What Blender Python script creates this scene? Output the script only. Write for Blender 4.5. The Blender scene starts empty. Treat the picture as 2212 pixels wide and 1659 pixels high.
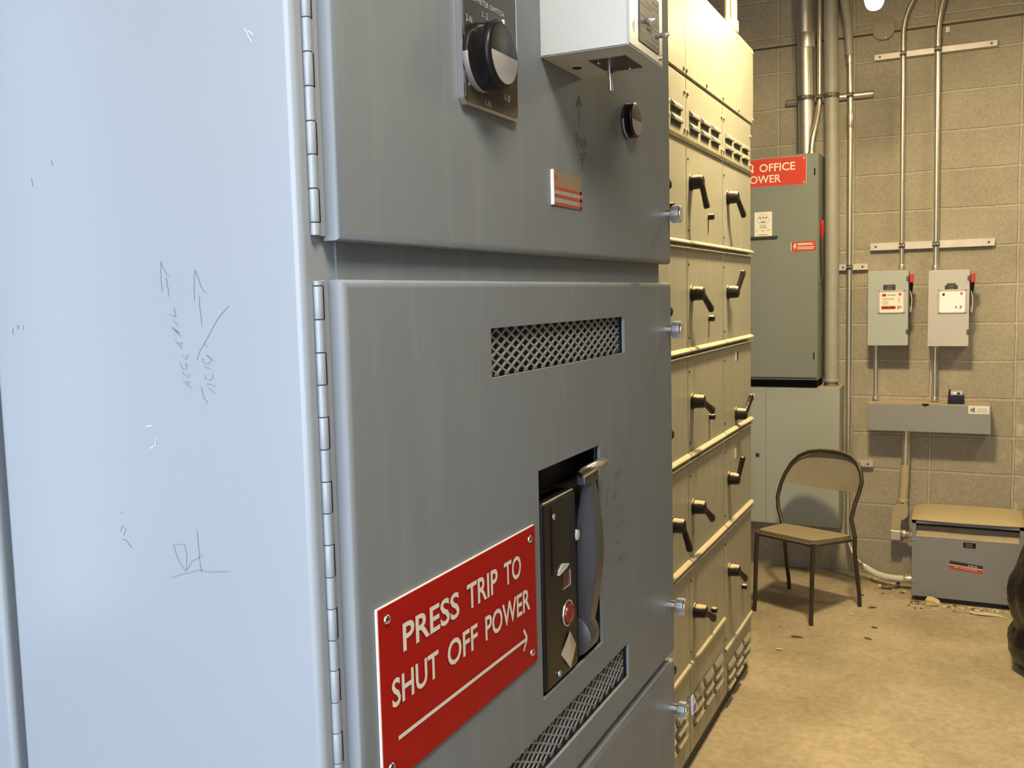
import bpy, bmesh, math, random
from mathutils import Vector, Matrix

random.seed(7)
PI = math.pi
scene = bpy.context.scene
COL = scene.collection

# ------------------------------------------------------------------ camera
FPX = 2040.0                     # focal length in pixels of the 2212 px wide frame
cam_data = bpy.data.cameras.new('camera')
cam_data.sensor_fit = 'HORIZONTAL'
cam_data.sensor_width = 36.0
cam_data.lens = FPX / 2212.0 * 36.0
cam_data.clip_start = 0.02
cam = bpy.data.objects.new('camera', cam_data)
COL.objects.link(cam)
yaw, pitch, roll = math.radians(25.90), math.radians(-5.235), math.radians(1.42)
R = Matrix.Rotation(yaw, 3, 'Z') @ Matrix.Rotation(pitch, 3, 'X') @ Matrix.Rotation(roll, 3, 'Y')
right, fwd, up = R.col[0], R.col[1], R.col[2]
M = Matrix((( right[0], up[0], -fwd[0], 0.0), (right[1], up[1], -fwd[1], 0.0), (right[2], up[2], -fwd[2], 1.62), (0, 0, 0, 1)))
cam.matrix_world = M
scene.camera = cam

# ------------------------------------------------------------------ world, daylight, exposure
scene.view_settings.view_transform = 'Standard'
scene.view_settings.look = 'None'
scene.view_settings.gamma = 1.0
scene.view_settings.use_curve_mapping = False
scene.view_settings.exposure = 0.0

SKY_STRENGTH = 7.5
LAMP_STRENGTH = 455.0
FAR_LAMP_STRENGTH = 90.0
NEAR_FILL_STRENGTH = 35.0
LAMP_COLOR = (1.0, 0.80, 0.45)
world = bpy.data.worlds.new('overcast_sky')
scene.world = world
world.use_nodes = True
bg = world.node_tree.nodes['Background']
bg.inputs['Color'].default_value = (0.66, 0.78, 1.0, 1)
bg.inputs['Strength'].default_value = SKY_STRENGTH

# ceiling height, room extents
WALL_BACK, WALL_LEFT, WALL_RIGHT, WALL_FRONT, CEIL = 5.605, -2.8, 3.6, -0.8, 3.45
WB = WALL_BACK-0.001
DOOR_X0, DOOR_X1, DOOR_Z0, DOOR_Z = -1.45, 0.45, 0.6, 2.7          # open service hatch behind the camera

# a portal in the open hatch: only guides the sampling of the sky light that comes in through it
pd = bpy.data.lights.new('hatch_portal', 'AREA')
pd.shape = 'RECTANGLE'
pd.size = DOOR_X1 - DOOR_X0
pd.size_y = DOOR_Z-DOOR_Z0
pd.cycles.is_portal = True
po = bpy.data.objects.new('hatch_portal', pd)
po.location = ((DOOR_X0 + DOOR_X1) / 2, WALL_FRONT - 0.02, (DOOR_Z+DOOR_Z0) / 2)
po.rotation_euler = (math.radians(90), 0, 0)        # faces +Y, into the room
COL.objects.link(po)

# ------------------------------------------------------------------ materials
def new_mat(name):
    m = bpy.data.materials.new(name)
    m.use_nodes = True
    nt = m.node_tree
    b = nt.nodes['Principled BSDF']
    return m, nt, b

def rgba(c):
    return (c[0], c[1], c[2], 1.0)

DUST = (0.46, 0.36, 0.20)

def mat(name, color, rough=0.5, metal=0.0, mottle=0.0, mscale=8.0, dust=0.0, bump=0.0, bscale=60.0, streak=0.0, emit=None, estr=0.0, dustcol=DUST, spec=0.5):
    m, nt, b = new_mat(name)
    b.inputs['Roughness'].default_value = rough
    b.inputs['Metallic'].default_value = metal
    b.inputs['Specular IOR Level'].default_value = spec
    b.inputs['Base Color'].default_value = rgba(color)
    N, L = nt.nodes, nt.links
    src = None
    tc = None
    if mottle or streak or bump or dust:
        tc = N.new('ShaderNodeTexCoord')
    if mottle:
        no = N.new('ShaderNodeTexNoise'); no.inputs['Scale'].default_value = mscale; no.inputs['Detail'].default_value = 6
        L.new(tc.outputs['Object'], no.inputs['Vector'])
        mx = N.new('ShaderNodeMix'); mx.data_type = 'RGBA'
        k = 1 - mottle; k2 = 1 + mottle
        mx.inputs['A'].default_value = rgba([c * k for c in color]); mx.inputs['B'].default_value = rgba([min(1, c * k2) for c in color])
        L.new(no.outputs['Fac'], mx.inputs['Factor'])
        src = mx.outputs['Result']
    if streak:
        mp = N.new('ShaderNodeMapping'); mp.inputs['Scale'].default_value = (14, 14, 1.2)
        L.new(tc.outputs['Object'], mp.inputs['Vector'])
        no = N.new('ShaderNodeTexNoise'); no.inputs['Scale'].default_value = 3.0; no.inputs['Detail'].default_value = 5
        L.new(mp.outputs['Vector'], no.inputs['Vector'])
        rp = N.new('ShaderNodeValToRGB'); rp.color_ramp.elements[0].position = 0.5; rp.color_ramp.elements[1].position = 0.78
        rp.color_ramp.elements[0].color = (0, 0, 0, 1); rp.color_ramp.elements[1].color = (streak, streak, streak, 1)
        L.new(no.outputs['Fac'], rp.inputs['Fac'])
        mx = N.new('ShaderNodeMix'); mx.data_type = 'RGBA'
        if src: L.new(src, mx.inputs['A'])
        else: mx.inputs['A'].default_value = rgba(color)
        mx.inputs['B'].default_value = rgba(dustcol)
        L.new(rp.outputs['Color'], mx.inputs['Factor'])
        src = mx.outputs['Result']
    if dust:
        ge = N.new('ShaderNodeNewGeometry')
        sx = N.new('ShaderNodeSeparateXYZ'); L.new(ge.outputs['Normal'], sx.inputs['Vector'])
        no = N.new('ShaderNodeTexNoise'); no.inputs['Scale'].default_value = 30; L.new(tc.outputs['Object'], no.inputs['Vector'])
        ad = N.new('ShaderNodeMath'); ad.operation = 'MULTIPLY_ADD'; ad.inputs[1].default_value = 0.5; ad.inputs[2].default_value = -0.25
        L.new(no.outputs['Fac'], ad.inputs[0])
        ad2 = N.new('ShaderNodeMath'); ad2.operation = 'ADD'
        L.new(sx.outputs['Z'], ad2.inputs[0]); L.new(ad.outputs[0], ad2.inputs[1])
        mr = N.new('ShaderNodeMapRange'); mr.inputs['From Min'].default_value = 0.55; mr.inputs['From Max'].default_value = 0.80
        mr.inputs['To Max'].default_value = dust
        L.new(ad2.outputs[0], mr.inputs['Value'])
        mx = N.new('ShaderNodeMix'); mx.data_type = 'RGBA'
        if src: L.new(src, mx.inputs['A'])
        else: mx.inputs['A'].default_value = rgba(color)
        mx.inputs['B'].default_value = rgba(dustcol)
        L.new(mr.outputs['Result'], mx.inputs['Factor'])
        src = mx.outputs['Result']
        mr2 = N.new('ShaderNodeMapRange'); mr2.inputs['From Max'].default_value = 1; mr2.inputs['To Min'].default_value = rough; mr2.inputs['To Max'].default_value = 0.95
        L.new(mr.outputs['Result'], mr2.inputs['Value']); L.new(mr2.outputs['Result'], b.inputs['Roughness'])
        if metal:
            mr3 = N.new('ShaderNodeMapRange'); mr3.inputs['To Min'].default_value = metal; mr3.inputs['To Max'].default_value = 0.0
            L.new(mr.outputs['Result'], mr3.inputs['Value']); L.new(mr3.outputs['Result'], b.inputs['Metallic'])
    if src:
        L.new(src, b.inputs['Base Color'])
    if bump:
        no = N.new('ShaderNodeTexNoise'); no.inputs['Scale'].default_value = bscale; no.inputs['Detail'].default_value = 4
        L.new(tc.outputs['Object'], no.inputs['Vector'])
        bp = N.new('ShaderNodeBump'); bp.inputs['Strength'].default_value = bump; bp.inputs['Distance'].default_value = 0.002
        L.new(no.outputs['Fac'], bp.inputs['Height']); L.new(bp.outputs['Normal'], b.inputs['Normal'])
    if emit:
        b.inputs['Emission Color'].default_value = rgba(emit); b.inputs['Emission Strength'].default_value = estr
    return m

MT = {}
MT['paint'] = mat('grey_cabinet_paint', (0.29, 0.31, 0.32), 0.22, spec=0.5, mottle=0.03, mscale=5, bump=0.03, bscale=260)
MT['paint_shaded'] = mat('shaded_cabinet_paint', (0.212, 0.228, 0.238), 0.40, spec=0.1, mottle=0.05, mscale=4, bump=0.05, bscale=260, streak=0.10, dustcol=(0.5, 0.5, 0.46), dust=0.35)  # cabinet paint darkened in colour to imitate shade on the door fronts
MT['mcc'] = mat('dusty_grey_paint', (0.285, 0.275, 0.215), 0.40, mottle=0.06, mscale=6, streak=0.35, dust=0.75, dustcol=(0.56, 0.47, 0.28))
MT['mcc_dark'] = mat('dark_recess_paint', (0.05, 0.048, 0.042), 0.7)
MT['panel'] = mat('panel_grey_paint', (0.21, 0.225, 0.20), 0.45, mottle=0.05, mscale=10)
MT['lowcab'] = mat('pale_grey_green_paint', (0.37, 0.39, 0.345), 0.5, mottle=0.06, mscale=6, dust=0.8)
MT['box_green'] = mat('box_grey_green_paint', (0.42, 0.45, 0.40), 0.42, mottle=0.04, dust=0.4)
MT['box_pink'] = mat('box_pale_grey_paint', (0.52, 0.49, 0.45), 0.42, mottle=0.06, mscale=12, dust=0.4)
MT['trough'] = mat('trough_grey_paint', (0.27, 0.27, 0.265), 0.5, mottle=0.05, dust=0.9)
MT['tf'] = mat('transformer_grey_paint', (0.235, 0.235, 0.245), 0.5, mottle=0.05, dust=0.95)
MT['black'] = mat('black_plastic', (0.012, 0.010, 0.009), 0.34, spec=0.3)
MT['black_matt'] = mat('black_matt', (0.012, 0.010, 0.010), 0.7, spec=0.15)
MT['black_dusty'] = mat('dusty_black_plastic', (0.013, 0.010, 0.008), 0.45, spec=0.3, dust=1.0, dustcol=(0.62, 0.50, 0.30))
MT['brown_black'] = mat('brown_black_plate', (0.018, 0.013, 0.009), 0.45, spec=0.2)
MT['plate'] = mat('dark_brown_switch_plate', (0.045, 0.036, 0.026), 0.35)
MT['chrome'] = mat('polished_metal', (0.78, 0.77, 0.75), 0.18, metal=1.0)
MT['alu'] = mat('knurled_aluminium', (0.82, 0.83, 0.85), 0.3, metal=1.0)
MT['galv'] = mat('galvanised_steel', (0.66, 0.62, 0.53), 0.42, metal=0.85, mottle=0.10, mscale=30)
MT['galv_dull'] = mat('dull_galvanised_steel', (0.40, 0.385, 0.325), 0.6, metal=0.25, mottle=0.16, mscale=22)
MT['strap'] = mat('dull_clamp_steel', (0.16, 0.14, 0.11), 0.5, metal=0.5)
MT['emt'] = mat('shiny_conduit_steel', (0.72, 0.66, 0.54), 0.34, metal=0.85, mottle=0.05, mscale=12)
MT['dusty_pipe'] = mat('dust_coated_pipe', (0.44, 0.37, 0.22), 0.8, mottle=0.12, mscale=20)
MT['strut'] = mat('strut_steel', (0.62, 0.56, 0.49), 0.5, metal=0.35, mottle=0.12, mscale=18)
MT['red_sign'] = mat('red_engraved_plastic', (0.38, 0.006, 0.005), 0.5, spec=0.15, bump=0.04, bscale=300)
MT['red_sign2'] = mat('orange_red_sign_plastic', (0.62, 0.045, 0.012), 0.4)
MT['cream'] = mat('cream_lettering', (0.80, 0.76, 0.62), 0.5)
MT['white_core'] = mat('white_sign_edge', (0.86, 0.84, 0.76), 0.45)
MT['white_print'] = mat('white_print', (0.66, 0.64, 0.58), 0.5)
MT['paper'] = mat('white_label_paper', (0.83, 0.80, 0.70), 0.6)
MT['paper_bright'] = mat('glossy_white_label', (0.92, 0.91, 0.89), 0.35)
MT['print_dark'] = mat('dark_print', (0.03, 0.025, 0.02), 0.6)
MT['print_grey'] = mat('faded_print', (0.42, 0.37, 0.27), 0.7)
MT['red'] = mat('red_plastic', (0.55, 0.02, 0.015), 0.35)
MT['red_dark'] = mat('dark_red_button', (0.24, 0.012, 0.010), 0.25)
MT['red_window'] = mat('dark_red_window', (0.10, 0.014, 0.010), 0.3)
MT['red_label'] = mat('red_label_print', (0.52, 0.06, 0.03), 0.5)
MT['tan_label'] = mat('brass_label', (0.34, 0.26, 0.16), 0.4, metal=0.3)
MT['silver_label'] = mat('silver_label_field', (0.46, 0.43, 0.35), 0.4, metal=0.3)
MT['handle'] = mat('worn_charcoal_handle', (0.060, 0.056, 0.060), 0.36, mottle=0.25, mscale=45, spec=0.7)
MT['grey_half'] = mat('grey_satin_half', (0.27, 0.25, 0.24), 0.3)  # paler grey for the lower halves of the selector knobs
MT['silver'] = mat('brushed_silver', (0.72, 0.71, 0.66), 0.3, metal=0.9)
MT['grey_box'] = mat('pale_box_paint', (0.50, 0.50, 0.46), 0.42)
MT['pencil'] = mat('pencil_graphite', (0.17, 0.18, 0.21), 0.7)
MT['marker'] = mat('green_felt_pen', (0.045, 0.085, 0.07), 0.7)
MT['scratch'] = mat('pale_scratch', (0.50, 0.52, 0.54), 0.6)
MT['chair_frame'] = mat('worn_brown_chair_tube', (0.055, 0.043, 0.032), 0.42, metal=0.3, mottle=0.3, mscale=20, dust=0.3)
MT['chair_seat'] = mat('dusty_chair_panel', (0.21, 0.17, 0.115), 0.42, mottle=0.18, mscale=9, dust=0.75, dustcol=(0.33, 0.265, 0.155))
MT['chair_back'] = mat('worn_tan_chair_back', (0.38, 0.33, 0.23), 0.30, metal=0.3, mottle=0.22, mscale=7)
MT['bag'] = mat('black_plastic_film', (0.018, 0.014, 0.011), 0.22, bump=0.6, bscale=26, mottle=0.3)
MT['mesh_metal'] = mat('grey_expanded_metal', (0.30, 0.29, 0.27), 0.42)
MT['vent_dark'] = mat('dark_mesh_backing', (0.03, 0.026, 0.022), 0.7, bump=1.0, bscale=140)
MT['purple'] = mat('violet_sticker', (0.30, 0.17, 0.62), 0.4)
MT['lilac'] = mat('pale_lilac_plastic', (0.62, 0.56, 0.70), 0.4)
MT['wood'] = mat('pale_rock', (0.62, 0.48, 0.24), 0.85, bump=1, bscale=30, mottle=0.2)
MT['twig'] = mat('brown_scrap', (0.14, 0.09, 0.05), 0.8)
MT['white_scrap'] = mat('white_scrap', (0.62, 0.54, 0.40), 0.8)
MT['yellow'] = mat('yellow_connector', (0.72, 0.62, 0.10), 0.4)
MT['cable'] = mat('grey_brown_cable', (0.16, 0.13, 0.10), 0.6)
MT['flex'] = mat('pale_flexible_conduit', (0.78, 0.74, 0.62), 0.4, metal=0.2)
MT['housing'] = mat('white_fixture_enamel', (0.75, 0.73, 0.66), 0.4)
MT['glow'] = mat('lit_globe', (0.9, 0.9, 0.85), 0.4, emit=LAMP_COLOR, estr=LAMP_STRENGTH)
MT['fill_near'] = mat('fill_lens_near', (0.9, 0.9, 0.85), 0.4, emit=(1.0, 0.92, 0.78), estr=NEAR_FILL_STRENGTH)
MT['fill_right'] = mat('fill_lens_right', (0.9, 0.9, 0.85), 0.4, emit=(1.0, 0.84, 0.55), estr=95.0)
MT['glow_far'] = mat('lit_globe_dim', (0.9, 0.9, 0.85), 0.4, emit=LAMP_COLOR, estr=FAR_LAMP_STRENGTH)
MT['ceiling'] = mat('brown_painted_deck', (0.20, 0.16, 0.10), 0.9, mottle=0.15, mscale=3)
MT['cover_tan'] = mat('tan_painted_metal', (0.36, 0.31, 0.22), 0.7)
MT['wall_plain'] = mat('painted_block', (0.15, 0.15, 0.145), 0.9, mottle=0.1, mscale=3)

def wall_material():
    m, nt, b = new_mat('concrete_block')
    N, L = nt.nodes, nt.links
    tc = N.new('ShaderNodeTexCoord')
    sp = N.new('ShaderNodeSeparateXYZ'); L.new(tc.outputs['Object'], sp.inputs['Vector'])
    cb = N.new('ShaderNodeCombineXYZ')
    ax = N.new('ShaderNodeMath'); ax.operation = 'ADD'; ax.inputs[1].default_value = 0.4064 * 20 - 0.222
    L.new(sp.outputs['X'], ax.inputs[0])
    L.new(ax.outputs[0], cb.inputs['X']); L.new(sp.outputs['Z'], cb.inputs['Y'])
    # slightly wavering joints
    wn = N.new('ShaderNodeTexNoise'); wn.inputs['Scale'].default_value = 9; wn.inputs['Detail'].default_value = 3
    L.new(tc.outputs['Object'], wn.inputs['Vector'])
    ws = N.new('ShaderNodeVectorMath'); ws.operation = 'MULTIPLY_ADD'; ws.inputs[1].default_value = (0.010, 0.010, 0); ws.inputs[2].default_value = (-0.005, -0.005, 0)
    L.new(wn.outputs['Color'], ws.inputs[0])
    wa = N.new('ShaderNodeVectorMath'); wa.operation = 'ADD'; L.new(cb.outputs['Vector'], wa.inputs[0]); L.new(ws.outputs['Vector'], wa.inputs[1])
    br = N.new('ShaderNodeTexBrick')
    br.offset = 0.0; br.offset_frequency = 2; br.squash = 1.0
    br.inputs['Scale'].default_value = 1.0
    br.inputs['Brick Width'].default_value = 0.4064
    br.inputs['Row Height'].default_value = 0.2032
    br.inputs['Mortar Size'].default_value = 0.0075
    br.inputs['Mortar Smooth'].default_value = 0.35
    br.inputs['Bias'].default_value = -0.1
    br.inputs['Color1'].default_value = (0.385, 0.340, 0.255, 1)
    br.inputs['Color2'].default_value = (0.425, 0.375, 0.285, 1)
    br.inputs['Mortar'].default_value = (0.50, 0.445, 0.33, 1)
    L.new(wa.outputs['Vector'], br.inputs['Vector'])
    # coarse aggregate and pits
    n1 = N.new('ShaderNodeTexNoise'); n1.inputs['Scale'].default_value = 95; n1.inputs['Detail'].default_value = 6; n1.inputs['Roughness'].default_value = 0.7
    L.new(tc.outputs['Object'], n1.inputs['Vector'])
    n2 = N.new('ShaderNodeTexNoise'); n2.inputs['Scale'].default_value = 3.2; n2.inputs['Detail'].default_value = 5
    L.new(tc.outputs['Object'], n2.inputs['Vector'])
    r1 = N.new('ShaderNodeMapRange'); r1.inputs['From Min'].default_value = 0.3; r1.inputs['From Max'].default_value = 0.7; r1.inputs['To Min'].default_value = 0.80; r1.inputs['To Max'].default_value = 1.16
    L.new(n1.outputs['Fac'], r1.inputs['Value'])
    r2 = N.new('ShaderNodeMapRange'); r2.inputs['From Min'].default_value = 0.3; r2.inputs['From Max'].default_value = 0.7; r2.inputs['To Min'].default_value = 0.88; r2.inputs['To Max'].default_value = 1.10
    L.new(n2.outputs['Fac'], r2.inputs['Value'])
    mm = N.new('ShaderNodeMath'); mm.operation = 'MULTIPLY'; L.new(r1.outputs[0], mm.inputs[0]); L.new(r2.outputs[0], mm.inputs[1])
    vm = N.new('ShaderNodeVectorMath'); vm.operation = 'SCALE'; L.new(br.outputs['Color'], vm.inputs[0]); L.new(mm.outputs[0], vm.inputs['Scale'])
    # patch of rough pale plaster on the broken blocks at the right
    gx = N.new('ShaderNodeMapRange'); gx.inputs['From Min'].default_value = 0.225; gx.inputs['From Max'].default_value = 0.235
    L.new(sp.outputs['X'], gx.inputs['Value'])
    gz = N.new('ShaderNodeMapRange'); gz.inputs['From Min'].default_value = 1.35; gz.inputs['From Max'].default_value = 0.95
    L.new(sp.outputs['Z'], gz.inputs['Value'])
    gn = N.new('ShaderNodeTexNoise'); gn.inputs['Scale'].default_value = 14; gn.inputs['Detail'].default_value = 6; L.new(tc.outputs['Object'], gn.inputs['Vector'])
    gr = N.new('ShaderNodeMapRange'); gr.inputs['From Min'].default_value = 0.47; gr.inputs['From Max'].default_value = 0.62; L.new(gn.outputs['Fac'], gr.inputs['Value'])
    g1 = N.new('ShaderNodeMath'); g1.operation = 'MULTIPLY'; L.new(gx.outputs[0], g1.inputs[0]); L.new(gz.outputs[0], g1.inputs[1])
    g2 = N.new('ShaderNodeMath'); g2.operation = 'MULTIPLY'; L.new(g1.outputs[0], g2.inputs[0]); L.new(gr.outputs[0], g2.inputs[1])
    mx = N.new('ShaderNodeMix'); mx.data_type = 'RGBA'; L.new(vm.outputs['Vector'], mx.inputs['A']); mx.inputs['B'].default_value = (0.56, 0.50, 0.40, 1)
    L.new(g2.outputs[0], mx.inputs['Factor'])
    L.new(mx.outputs['Result'], b.inputs['Base Color'])
    b.inputs['Roughness'].default_value = 0.92
    # bump: recessed joints and grain
    h1 = N.new('ShaderNodeMath'); h1.operation = 'MULTIPLY'; h1.inputs[1].default_value = -1.0; L.new(br.outputs['Fac'], h1.inputs[0])
    h2 = N.new('ShaderNodeMath'); h2.operation = 'MULTIPLY_ADD'; h2.inputs[1].default_value = 0.45; L.new(n1.outputs['Fac'], h2.inputs[0]); L.new(h1.outputs[0], h2.inputs[2])
    bp = N.new('ShaderNodeBump'); bp.inputs['Strength'].default_value = 0.9; bp.inputs['Distance'].default_value = 0.008
    L.new(h2.outputs[0], bp.inputs['Height']); L.new(bp.outputs['Normal'], b.inputs['Normal'])
    return m
MT['wall'] = wall_material()

def floor_material():
    m, nt, b = new_mat('dusty_concrete_floor')
    N, L = nt.nodes, nt.links
    tc = N.new('ShaderNodeTexCoord')
    n1 = N.new('ShaderNodeTexNoise'); n1.inputs['Scale'].default_value = 2.0; n1.inputs['Detail'].default_value = 8; n1.inputs['Roughness'].default_value = 0.62
    n2 = N.new('ShaderNodeTexNoise'); n2.inputs['Scale'].default_value = 38; n2.inputs['Detail'].default_value = 5
    for n in (n1, n2): L.new(tc.outputs['Object'], n.inputs['Vector'])
    cr = N.new('ShaderNodeValToRGB')
    cr.color_ramp.elements[0].position = 0.33; cr.color_ramp.elements[0].color = (0.30, 0.235, 0.145, 1)
    cr.color_ramp.elements[1].position = 0.68; cr.color_ramp.elements[1].color = (0.47, 0.38, 0.25, 1)
    L.new(n1.outputs['Fac'], cr.inputs['Fac'])
    r = N.new('ShaderNodeMapRange'); r.inputs['From Min'].default_value = 0.3; r.inputs['From Max'].default_value = 0.7; r.inputs['To Min'].default_value = 0.86; r.inputs['To Max'].default_value = 1.1
    L.new(n2.outputs['Fac'], r.inputs['Value'])
    # hair cracks
    wn = N.new('ShaderNodeTexNoise'); wn.inputs['Scale'].default_value = 4; wn.inputs['Detail'].default_value = 4; L.new(tc.outputs['Object'], wn.inputs['Vector'])
    ws = N.new('ShaderNodeVectorMath'); ws.operation = 'MULTIPLY_ADD'; ws.inputs[1].default_value = (0.3, 0.3, 0.3); L.new(wn.outputs['Color'], ws.inputs[0]); L.new(tc.outputs['Object'], ws.inputs[2])
    vo = N.new('ShaderNodeTexVoronoi'); vo.feature = 'DISTANCE_TO_EDGE'; vo.inputs['Scale'].default_value = 0.9; L.new(ws.outputs['Vector'], vo.inputs['Vector'])
    cm = N.new('ShaderNodeMapRange'); cm.inputs['From Min'].default_value = 0.0; cm.inputs['From Max'].default_value = 0.006; cm.inputs['To Min'].default_value = 0.86; cm.inputs['To Max'].default_value = 1.0
    L.new(vo.outputs['Distance'], cm.inputs['Value'])
    mm = N.new('ShaderNodeMath'); mm.operation = 'MULTIPLY'; L.new(r.outputs[0], mm.inputs[0]); L.new(cm.outputs[0], mm.inputs[1])
    # pale drip stains
    vs = N.new('ShaderNodeVectorMath'); vs.operation = 'SCALE'; L.new(cr.outputs['Color'], vs.inputs[0]); L.new(mm.outputs[0], vs.inputs['Scale'])
    L.new(vs.outputs['Vector'], b.inputs['Base Color'])
    b.inputs['Roughness'].default_value = 0.78
    bp = N.new('ShaderNodeBump'); bp.inputs['Strength'].default_value = 0.35; bp.inputs['Distance'].default_value = 0.004
    L.new(n2.outputs['Fac'], bp.inputs['Height']); L.new(bp.outputs['Normal'], b.inputs['Normal'])
    return m
MT['floor'] = floor_material()

# ------------------------------------------------------------------ mesh builder
class MB:
    """Collects shapes in world coordinates and links them as ONE mesh object."""
    def __init__(self):
        self.v, self.f, self.m, self.s = [], [], [], []
        self.mats = []; self.bev = False
    def mi(self, k):
        if k not in self.mats: self.mats.append(k)
        return self.mats.index(k)
    def add(self, verts, faces, k, smooth=False):
        o = len(self.v); i = self.mi(k)
        self.v += [Vector(p) for p in verts]
        for q in faces:
            self.f.append([o + a for a in q]); self.m.append(i); self.s.append(smooth)
        return self
    def from_bm(self, bm, k, smooth=False):
        bm.verts.index_update()
        self.add([v.co.copy() for v in bm.verts], [[v.index for v in f.verts] for f in bm.faces], k, smooth)
        bm.free(); return self
    def box(self, x0, x1, y0, y1, z0, z1, k, bev=0.0, seg=2):
        self.bev |= bool(bev)
        bm = bmesh.new()
        vs = [bm.verts.new(p) for p in ((x0,y0,z0),(x1,y0,z0),(x1,y1,z0),(x0,y1,z0),(x0,y0,z1),(x1,y0,z1),(x1,y1,z1),(x0,y1,z1))]
        for q in ((0,3,2,1),(4,5,6,7),(0,1,5,4),(1,2,6,5),(2,3,7,6),(3,0,4,7)): bm.faces.new([vs[i] for i in q])
        bmesh.ops.recalc_face_normals(bm, faces=bm.faces)
        if bev: bmesh.ops.bevel(bm, geom=list(bm.edges), offset=bev, segments=seg, affect='EDGES', profile=0.5)
        return self.from_bm(bm, k, smooth=bool(bev))
    def obox(self, c, ex, ey, ez, k, bev=0.0, seg=2):
        """box about c with half extent vectors ex, ey, ez"""
        self.bev |= bool(bev)
        bm = bmesh.new(); c, ex, ey, ez = map(Vector, (c, ex, ey, ez))
        vs = [bm.verts.new(c + a*ex + b_*ey + d*ez) for a, b_, d in ((-1,-1,-1),(1,-1,-1),(1,1,-1),(-1,1,-1),(-1,-1,1),(1,-1,1),(1,1,1),(-1,1,1))]
        for q in ((0,3,2,1),(4,5,6,7),(0,1,5,4),(1,2,6,5),(2,3,7,6),(3,0,4,7)): bm.faces.new([vs[i] for i in q])
        bmesh.ops.recalc_face_normals(bm, faces=bm.faces)
        if bev: bmesh.ops.bevel(bm, geom=list(bm.edges), offset=bev, segments=seg, affect='EDGES', profile=0.5)
        return self.from_bm(bm, k, smooth=bool(bev))
    def tube(self, path, r, k, seg=16, caps=True, squash=None):
        """sweep a circle (radius r or a list of radii) along path"""
        P = [Vector(p) for p in path]; n = len(P)
        rs = r if isinstance(r, (list, tuple)) else [r]*n
        T = []
        for i in range(n):
            a = P[max(0, i-1)]; b_ = P[min(n-1, i+1)]
            T.append((b_ - a).normalized())
        ref = Vector((0,0,1)) if abs(T[0].z) < 0.9 else Vector((1,0,0))
        u = T[0].cross(ref).normalized()
        vs, fs = [], []
        for i in range(n):
            u = (u - T[i]*u.dot(T[i])).normalized()
            w = T[i].cross(u)
            for j in range(seg):
                a = 2*PI*j/seg
                vs.append(P[i] + rs[i]*(math.cos(a)*u + math.sin(a)*w))
        for i in range(n-1):
            for j in range(seg):
                a, b_ = i*seg + j, i*seg + (j+1) % seg
                fs.append((a, b_, b_+seg, a+seg))
        if caps:
            fs.append(tuple(range(seg-1, -1, -1))); fs.append(tuple(range((n-1)*seg, n*seg)))
        return self.add(vs, fs, k, True)
    def cyl(self, p0, p1, r, k, seg=24, bev=0.0, r1=None):
        p0, p1 = Vector(p0), Vector(p1); r1 = r if r1 is None else r1
        if bev:
            d = (p1-p0).normalized()
            return self.tube([p0, p0+d*bev*0.3, p0+d*bev, p1-d*bev, p1-d*bev*0.3, p1], [r-bev, r-bev*0.3, r, r1, r1-bev*0.3, r1-bev], k, seg)
        return self.tube([p0, p1], [r, r1], k, seg)
    def prism(self, poly, O, u, v, n, d0, d1, k, smooth=False):
        """polygon poly (in u, v about O) extruded along n from d0 to d1"""
        O, u, v, n = map(Vector, (O, u, v, n)); m = len(poly)
        vs = [O + u*a + v*b_ + n*d0 for a, b_ in poly] + [O + u*a + v*b_ + n*d1 for a, b_ in poly]
        fs = [tuple(range(m-1, -1, -1)), tuple(range(m, 2*m))] + [(i, (i+1) % m, m+(i+1) % m, m+i) for i in range(m)]
        return self.add(vs, fs, k, smooth)
    def text(self, s, O, u, v, n, w, h, k, depth=0.0004, lift=0.0003, bold=0.0):
        """lettering fitted into w x h with its lower left corner at O; w None keeps the letters' own proportion"""
        cu = bpy.data.curves.new('txt', 'FONT'); cu.body = s; cu.size = 1.0; cu.resolution_u = 3; cu.offset = bold
        ob = bpy.data.objects.new('txt', cu); COL.objects.link(ob)
        dg = bpy.context.evaluated_depsgraph_get()
        me = bpy.data.meshes.new_from_object(ob.evaluated_get(dg))
        xs = [p.co.x for p in me.vertices]; ys = [p.co.y for p in me.vertices]
        x0, x1, y0, y1 = min(xs), max(xs), min(ys), max(ys)
        sy = h/(y1-y0); sx = sy if w is None else w/(x1-x0)
        O, u, v, n = map(Vector, (O, u, v, n))
        self.add([O + u*((p.co.x-x0)*sx) + v*((p.co.y-y0)*sy) + n*(lift+depth) for p in me.vertices], [list(q.vertices) for q in me.polygons], k)
        COL.objects.unlink(ob); bpy.data.objects.remove(ob); bpy.data.curves.remove(cu); bpy.data.meshes.remove(me)
        return self
    def stroke(self, pts, O, u, v, n, w, k, lift=0.0003):
        O, u, v, n = map(Vector, (O, u, v, n))
        m = len(pts); vs, fs = [], []
        for i in range(m):
            a = pts[max(0, i-1)]; b_ = pts[min(m-1, i+1)]
            dx, dy = b_[0]-a[0], b_[1]-a[1]; l = math.hypot(dx, dy) or 1.0
            px, py = -dy/l*w/2, dx/l*w/2
            for sg in (1, -1):
                vs.append(O + u*(pts[i][0]+sg*px) + v*(pts[i][1]+sg*py) + n*lift)
        for i in range(m-1): fs.append((2*i, 2*i+1, 2*i+3, 2*i+2))
        return self.add(vs, fs, k)
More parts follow.
